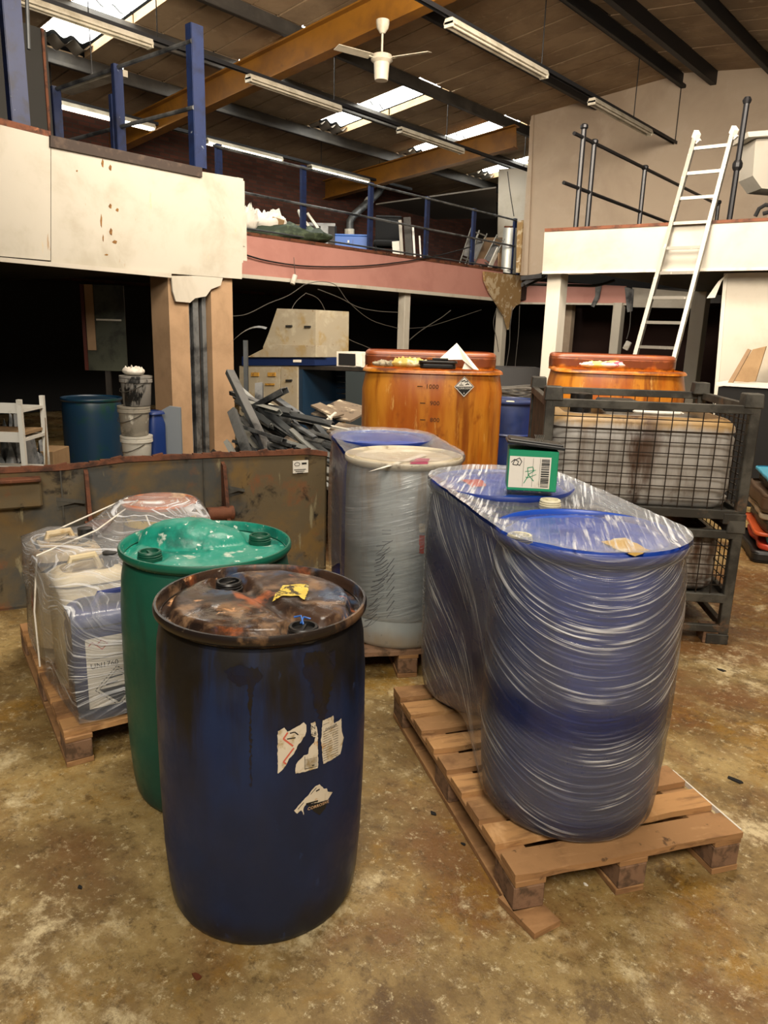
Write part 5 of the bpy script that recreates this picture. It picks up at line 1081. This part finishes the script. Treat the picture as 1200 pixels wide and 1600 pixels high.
# cartons beyond the amber tank
m_carton = M('old_carton', '#7a6a50', .9, layers=[('#5c4e3a', 3, .45, .65)])
o_ = cbox('cardboard_box', 'old carton behind the papers on the amber tank', 'box', 707, 560, 8.6, .55, .4, .42, m_carton, YAW+.2); o_.location.z = .9; 
o_ = cbox('steel_locker', 'dark low locker carrying the old cartons behind the amber tank', 'locker', 690, 600, 8.6, .9, .6, .9, m_darksteel, YAW+.1); o_.location.z = 0
o_ = cbox('cardboard_box', 'darker carton at the right behind the amber tank', 'box', 742, 560, 8.9, .3, .35, .46, M('dark_carton', '#4d4336', .9), YAW+.1); o_.location.z = .9
p = dep(700, 530, 8.7); crum('paper_pile', 'loose white papers on the old carton', 'papers', (p.x, p.y+.2, 1.322), .4, .25, .04, 61, m_paper)
o_ = cbox('filing_unit', 'dim grey filing unit right of the amber tank in the dark bay', 'cabinet', 806, 620, 11, .7, .5, 1.2, M('dim_grey_unit', '#39393a', .6), YAW); o_.location.z = 0
p = dep(806, 585, 10.4); 
p = dep(802, 612, 8.5); t = thing('cable_coil', 'coil of pale cable above the blue hooped drum', 'cable', (p.x, p.y, 1.0), 0)
for i in range(5): obj('loop', MB().tube([V((.28+.03*i)*math.cos(a), (.2+.02*i)*math.sin(a), .02*i+.02*math.sin(3*a+i)) for a in [2*PI*k/24 for k in range(25)]], .01, 5), m_cable, t)
obj('stand', MB().box((0, 0, -.5), (.6, .4, .98)), m_darksteel, t)
# ================================================================== THINGS ON THE PINK-FRONTED FLOOR
ZD = 3.03
def onm(x, y, z=ZD): return onz(x, y, z)
p = onx(424, 362, -10.1); crum('tarpaulin', 'dark green tarpaulin heaped on the pink-fronted floor', 'tarpaulin', (p.x, p.y, ZD), 1.9, .9, .36, 71, M('green_tarp', '#27331f', .7, layers=[('#46523a', 5, .5, .6)]), YAW)
p = onx(418, 352, -10.0); crum('plastic_bag', 'white plastic bag on the green tarpaulin', 'bag', (p.x, p.y, ZD+.2), .6, .35, .36, 73, m_paper, YAW)
p = onx(388, 350, -9.8); crum('plastic_bag', 'white and green bag at the left end of the pink fascia', 'bag', (p.x, p.y, ZD+.12), .3, .3, .42, 75, m_white, YAW)
for i, (x, y, w, h, lab) in enumerate(((433, 360, .2, .22, 'small bent cardboard flap beside the white bag'), (456, 359, .38, .16, 'flat cardboard piece right of the bent flap'))):
    p = onx(x, y, -9.8); o_ = obj('cardboard_piece', MB().box((0, 0, h/2), (w, .012, h), Matrix.Rotation(.5, 3, 'X') @ Matrix.Rotation(.3*(1-i), 3, 'Y')), m_card, None, label=lab, cat='cardboard'); o_.location = (p.x, p.y, ZD+.16); o_.rotation_euler = (0, 0, YAW)
t = thing('window_frame', 'white window frame pieces leaning on the blue rail post', 'frame', onx(490, 370, -9.8)); o = t.location.copy()
for a, b in (((468, 329), (476, 350)), ((480, 333), (509, 374)), ((476, 345), (500, 374)), ((486, 368), (505, 372))): obj('bar', loc(MB().beam(onx(*a, -9.9), onx(*b, -9.7), .07, .04)), m_white, t)
o_ = cbox('steel_cabinet', 'open grey steel cabinet behind the white frame pieces', 'cabinet', 500, 371, 13.6, .55, .4, .52, m_darksteel, YAW); o_.location.z = ZD; obj('door', MB().box((.08, -.21, .26), (.14, .02, .44)), m_studs[0], o_); obj('top_frame', MB().box((0, -.2, .5), (.56, .03, .05)), m_studs[0], o_)
t = thing('tool_chest', 'bright blue steel chest on the pink-fronted floor', 'chest', (0, 0, 0), 0); p = onx(546, 385, -10.0); t.location = (p.x, p.y, ZD); t.rotation_euler = (0, 0, YAW)
obj('body', MB().box((0, .2, .16), (.66, .4, .32)), m_bluebox, t, bevel=.01); obj('lid', MB().box((0, .2, .335), (.67, .41, .03)), m_bluebox, t, bevel=.006); obj('latch', MB().box((-.02, -.008, .22), (.03, .015, .04)), m_white, t); obj('divider', MB().box((.06, -.004, .13), (.006, .008, .25)), m_blueplast, t)
t = thing('duct_pipe', 'bent grey metal duct rising to the roof above the blue chest', 'duct', onx(546, 364, -13.2)); o = t.location.copy()
b0_ = onx(546, 372, -13.2); pts_ = [V(b0_.x, b0_.y, 3.0)]+[onx(x_, y_, -13.2) for x_, y_ in ((546, 372), (547, 345), (553, 336), (562, 328), (580, 312), (592, 300), (600, 284))]; obj('pipe', loc(MB().tube(pts_, .09, 12)), m_studs[0], t, smooth=True); obj('collar', loc(MB().tube([onx(575, 317, -13.2), onx(578, 313, -13.2)], .115, 12)), m_wm, t); obj('base_collar', loc(MB().tube([onx(546, 368, -13.2), onx(546, 358, -13.2)], .12, 12)), m_white, t)
t = thing('office_chair', 'black chair lying among boards on the far upper floor', 'chair', (0, 0, 0), YAW); p = onx(606, 395, -10.6); t.location = (p.x, p.y, ZD)
obj('seat', rsolid(.6, .5, .12, .08, .04, z0=.32), m_black, t, smooth=True); obj('backrest', rsolid(.55, .1, .55, .04, .03, z0=.42, c=(0, .26)), m_black, t, smooth=True)
for sx in (-1, 1): obj('leg', MB().box((sx*.25, 0, .17), (.04, .4, .34)), m_black, t)
for x, y, w, h, d, m, lab in ((619, 390, .14, .32, 12.6, m_white, 'small white sheet leaning by the black chair'), (626, 398, .06, .72, 12.3, m_creamR, 'narrow cream board right of the black chair'), (637, 400, .14, .8, 12.4, m_darksteel, 'dark tall board behind the blue rails'), (646, 403, .04, .65, 12.2, m_wm, 'thin white strip standing near the fourth blue post'), (656, 404, .03, .5, 12.1, m_wm, 'short white strip beside the fourth blue post')):
    p = onx(x, y, -9.75); o_ = obj('leaning_board', MB().box((0, 0, h/2), (w, .02, h), Matrix.Rotation(-.1, 3, 'Y')), m, None, label=lab, cat='board'); o_.location = (p.x, p.y, ZD); o_.rotation_euler = (0, 0, YAW)
# folded chairs, boards and a curved sheet at the corner
for i, (x, y, lab) in enumerate(((716, 414, 'folded metal chair, left one of the tangle by the corner'), (724, 416, 'folded metal chair, middle one of the tangle by the corner'), (748, 417, 'folded metal chair, right one of the tangle by the corner'))):
    t = thing('folding_chair', lab, 'chair', onx(x, y, -9.85), YAW, 'folded chairs at the corner'); t.location.z = ZD; t.scale = (1.15, 1.15, 1.15)
    a = .28; m = Matrix.Rotation(a+.08*i, 3, 'Y')
    for s in (0, .16): obj('leg', MB().tube([m @ V(s, 0, 0), m @ V(s, 0, .75)], .014, 6), m_alu, t)
    for z in (.2, .7): obj('crossbar', MB().tube([m @ V(0, 0, z), m @ V(.16, 0, z)], .014, 6), m_alu, t)
    obj('seat', MB().box(tuple(m @ V(.08, .03, .42)), (.15, .02, .34), m), m_blackplastic, t)
for q_, d, m, lab in (([(741, 415), (785, 417), (785, 371), (758, 371)], 15.0, m_tan, 'pinkish board leaning behind the folded chairs'), ([(742, 404), (786, 406), (786, 416), (742, 414)], 14.7, m_pink, 'low pink board lying behind the folded chairs'), ([(762, 420), (768, 420), (782, 390), (778, 386)], 14.3, m_white, 'slim white batten slanting beside the curved sheet'), ([(779, 421), (783, 421), (783, 395), (780, 395)], 14.2, m_tan, 'short tan batten left of the curved sheet')):
    P = [onx(x, y, -9.5-.5*(d-14.2)) for x, y in q_]; c = sum(P, V(0, 0, 0))/4; o_ = obj('leaning_board', MB().prism([p-c for p in P], V(-.03, 0, 0)), m, None, label=lab, cat='board'); o_.location = c
c = onx(794, 424, -9.62); t = thing('curved_sheet', 'curved shiny metal sheet standing at the corner of the pink floor', 'metal sheet', (c.x, c.y, 3.0), YAW); mb = MB(); mb.grid(lambda u, v: (.20*math.sin((u-.5)*2.2), -.1*math.cos((u-.5)*2.2), 1.02*v), 12, 1); mb.grid(lambda u, v: (.195*math.sin((u-.5)*2.2), -.09*math.cos((u-.5)*2.2), 1.02*v), 12, 1)
obj('sheet', mb, m_studs[2], t, smooth=True); obj('dark_edge', MB().box((.19, -.03, .5), (.05, .03, 1.05)), m_blueplast, t); obj('rusty_lip', MB().box((.05, .02, 1.04), (.4, .1, .05)), m_rustedge, t)
P = [onS(x, y, 14.45) for x, y in ((808, 346), (817, 344), (812, 426), (806, 426))]; c = sum(P, V(0, 0, 0))/4; o_ = obj('leaning_board', MB().prism([p-c for p in P], (0, .04, 0)), m_plaster, None, label='torn cream board strip right of the curved metal sheet', cat='board'); o_.location = c
# tall dark cabinet on the left upper floor
p = onx(36, 205, -9.3); t = thing('dark_cabinet', 'tall dark cabinet behind the blue post at upper left', 'cabinet', (p.x, p.y, 3.2)); q1 = onx(-40, 75, -9.3); q2 = onx(73, 62, -9.3)
obj('body', MB().box((-.3, 0, (q2.z-3.2)/2+.05), (.6, q2.y-q1.y, q2.z-3.1)), M('charcoal_panel', '#1e1d19', .7), t); obj('edge_strip', MB().box((.01, (q2.y-q1.y)/2-.05, (q2.z-3.2)/2+.05), (.02, .03, q2.z-3.1)), m_rustedge, t); t.location.y = (q1.y+q2.y)/2
t = thing('fluorescent_lamp', 'lone angled lamp casing seen through the top blue rail', 'lamp', dep(145, 128, 9)); o = t.location.copy(); a, b = dep(103, 142, 9.4), dep(190, 113, 8.6); obj('casing', loc(MB().beam(a, b, .16, .07)), m_fit, t); obj('tube', loc(MB().beam(a+V(0, 0, .05), b+V(0, 0, .05), .05, .03)), m_tube, t); obj('hanging_rod', loc(MB().tube([(a+b)/2, V(((a+b)/2).x, ((a+b)/2).y, roofz(((a+b)/2).x))], .008, 5)), m_cabled, t)
# ================================================================== RIGHT SIDE
t = thing('wall_hood', 'white tapered hood box mounted at the right edge of the upper wall', 'hood', dep(1200, 290, 9.2)); o = t.location.copy(); dH = 9.2
def hx(px, d): return [dep(x, y, dH) for x, y in px]
n_ = V(CF.x, CF.y, 0)
obj('top_plate', loc(MB().prism(hx([(1168, 206), (1290, 196), (1290, 206), (1170, 214)], 0), n_*.5)), m_whitepaint, t); obj('body', loc(MB().prism([p+n_*.1 for p in hx([(1188, 214), (1290, 208), (1290, 300), (1196, 292), (1182, 272), (1186, 220)], 0)], n_*.4)), m_creamR, t); hb = dep(1250, 290, dH)+n_*.3; obj('stand', loc(MB().box((hb.x, hb.y, (hb.z+2.82)/2), (.3, .3, hb.z-2.82+.06))), m_whitepaint, t)
t = thing('hose', 'black hose looped on the right upper floor edge', 'hose', S8(1190, 334, .35)); o = t.location.copy(); obj('loop', loc(MB().tube([S8(x, y, .35) for x, y in ((1180, 338), (1186, 326), (1196, 320), (1210, 322), (1206, 330), (1192, 334))], .022, 8)), m_black, t, smooth=True)
q = S8(1137, 596, -.1); t = thing('black_cabinet', 'tall black cabinet with a pale top at the right edge', 'cabinet', (q.x+.75, q.y, 0), math.atan(K)); obj('body', MB().box((0, -.1, q.z/2-.02), (1.5, .5, q.z-.04)), m_black, t); obj('top', MB().box((0, -.1, q.z-.01), (1.54, .54, .03)), m_wm, t)
for (a_, b_, c_, d_), lab, m in ((((1168, 545), (1173, 547), (1137, 612), (1130, 610)), 'narrow tan board leaning on the white wall at right', m_tan), (((1176, 546), (1197, 541), (1180, 596), (1142, 600)), 'wider tan board leaning behind the narrow one at right', m_card)):
    P = [S8(x, y, -.45 if m is m_tan else -.12) for x, y in (a_, b_, c_, d_)]; c = sum(P, V(0, 0, 0))/4; o_ = obj('leaning_board', MB().prism([p-c for p in P], (0, .03, 0)), m, None, label=lab, cat='board'); o_.location = c
stk = [('#141414', .0, .10, 'dark'), ('#b03a22', .10, .05, 'red'), ('#1d6f86', .15, .06, 'teal'), ('#b9522a', .21, .03, 'orange'), ('#2b302c', .24, .10, 'charcoal'), ('#a89c86', .34, .05, 'pale tan'), ('#4a3a2c', .40, .14, 'brown'), ('#101010', .54, .06, 'black'), ('#3f93b0', .62, .03, 'light blue')]
g_ = onz(1215, 872, 0)
for i, (c, z, h, nm) in enumerate(stk):
    p = V(g_.x+.15+.02*((i*7) % 5), g_.y+.25, z); o_ = obj('folded_sheet', rsolid(.95-.05*(i % 3), .8-.06*(i % 2), h, .06, min(.02, h*.3), noisy=.05, ns=i), M(nm.replace(' ', '_')+'_sheeting', c, .4), None, smooth=True, label='%s folded sheet in the stack at the right edge' % nm, cat='sheet', group='folded sheets stacked at the right edge'); o_.location = p; o_.rotation_euler = (0, 0, .4)
p = dep(1182, 712, 5.2); 
# ================================================================== CABLES
def wire(name, label, pts, r_, mat, X=None, d=None):
    P = [onx(x, y, X) if X else dep(x, y, d) for x, y in pts]; Q = []
    for i in range(len(P)-1):
        p0, p1, p2, p3 = P[max(0, i-1)], P[i], P[i+1], P[min(len(P)-1, i+2)]
        for s in range(6):
            u = s/6; Q.append(.5*((2*p1)+(p2-p0)*u+(2*p0-5*p1+4*p2-p3)*u*u+(3*p1-p0-3*p2+p3)*u**3))
    Q.append(P[-1]); c = Q[0].copy(); o_ = obj(name, MB().tube([q-c for q in Q], r_, 6), mat, None, smooth=True, label=label, cat='cable'); o_.location = c
XC = -9.25
wire('cable', 'black cable sagging across the pink fascia', [(380, 397), (420, 408), (480, 416), (560, 416), (630, 409), (690, 398), (735, 386)], .012, m_cabled, XC-.08)
wire('cable', 'thin grey cable from the pink fascia left to the tan pillar', [(475, 445), (450, 462), (420, 474), (385, 491), (357, 494)], .007, m_cable, XC)
wire('cable', 'grey cable dropping from the knot toward the cream cabinet', [(478, 458), (460, 475), (445, 510), (432, 530)], .006, m_cable, XC)
wire('cable', 'grey cable sweeping from the knot down to the amber tank', [(478, 458), (500, 470), (520, 510), (545, 530), (575, 543), (605, 560), (622, 640)], .007, m_cable, XC)
wire('cable', 'grey cable arching from the fascia toward the white column', [(475, 445), (500, 440), (525, 446), (545, 472), (580, 500), (622, 513)], .006, m_cable, XC)
wire('cable', 'dim cable running level toward the white column', [(497, 452), (530, 465), (560, 480), (590, 486), (622, 488)], .008, m_cable, XC)
wire('cable', 'cable rising right from the white column', [(640, 513), (670, 510), (710, 498), (752, 484)], .006, m_cable, XC); wire('cable', 'short cable hooking up right of the white column', [(640, 531), (660, 515), (690, 496), (704, 485)], .009, m_cable, XC)
wire('cable', 'left vertical cable hanging below the torn plaster corner', [(801, 480), (797, 510), (796, 540), (790, 575), (782, 596), (776, 650), (775, 690)], .009, m_cable, XC); wire('cable', 'right vertical cable hanging below the torn plaster corner', [(812, 478), (810, 520), (806, 560), (803, 600)], .008, m_cable, XC)
wire('cable', 'cable loop hanging left of the torn plaster corner', [(776, 482), (771, 505), (776, 530), (779, 550)], .008, m_cable, XC)
wire('cable', 'thin wire hanging in front of the white upper wall', [(793, 268), (797, 300), (803, 338)], .008, m_cabled, d=14); wire('cable', 'pull cord hanging under the torn far fascia', [(986, 470), (984, 510), (979, 530)], .009, m_cable, d=15.6)
p = dep(980, 540, 15.6); o_ = obj('pull_switch', MB().box((0, 0, 0), (.12, .06, .18), Matrix.Rotation(.4, 3, 'Y')), m_white, None, bevel=.01, label='white pull switch on the cord under the far fascia', cat='switch'); o_.location = p
p = onx(459, 438, XC); t = thing('hanging_fitting', 'small white tube fitting hanging from the pink fascia', 'fitting', p); obj('tube', MB().tube([(0, -.03, -.06), (0, .03, .08)], .04, 12), m_white, t); obj('cord', MB().tube([(0, .03, .08), (0, .0, .35)], .005, 5), m_cable, t)
wire('cable', 'curved white cable clipped under the middle purlin', [(462, 105), (485, 100), (510, 90), (527, 78)], .012, m_white, d=11.4)
# struts at the junction of the two upper floors
for a, b, lab in (((818, 443), (855, 424), 'steel angle brace left of the white column top'), ((818, 432), (850, 428), 'level steel strut between the two upper floors')):
    P, Q = dep(*a, 9.9), dep(*b, 9.3); c = (P+Q)/2; o_ = obj('steel_strut', MB().channel(P-c, Q-c, .07, .05, .008), m_studs[1], None, label=lab, cat='strut'); o_.location = c
wire('cable', 'dark pipe running level in front of the far pink fascia', [(818, 444), (900, 446), (932, 446), (960, 438)], .02, m_cabled, d=9.8)
# floor litter
r = random.Random(77)
for x, y, s, m, lab in ((125, 1387, .012, m_black, 'tiny dark chip left of the nearest drum'), (307, 1527, .022, M('brown_flake', '#5c2c10', .8), 'small rusty flake on the floor in front of the nearest drum'), (677, 1272, .018, m_black, 'thin black scrap left of the wooden pallet'), (1150, 1220, .035, m_black, 'black smear of scrap right of the pallet corner'), (1146, 1356, .010, m_paper, 'white crumb by the right pallet corner'), (915, 1383, .009, m_paper, 'white crumb in front of the pallet block'), (1128, 1048, .03, m_darksteel, 'dark twig-like scrap near the cage foot'), (724, 1320, .012, m_black, 'short black chip left of the pallet front')):
    p = onz(x, y); o_ = obj('floor_chip', MB().prism([(s*r.uniform(.5, 1.1)*math.cos(a), s*.55*r.uniform(.5, 1)*math.sin(a), .0005) for a in [2*PI*k/7 for k in range(7)]], (0, 0, .004)), m, None, label=lab, cat='chip'); o_.location = p
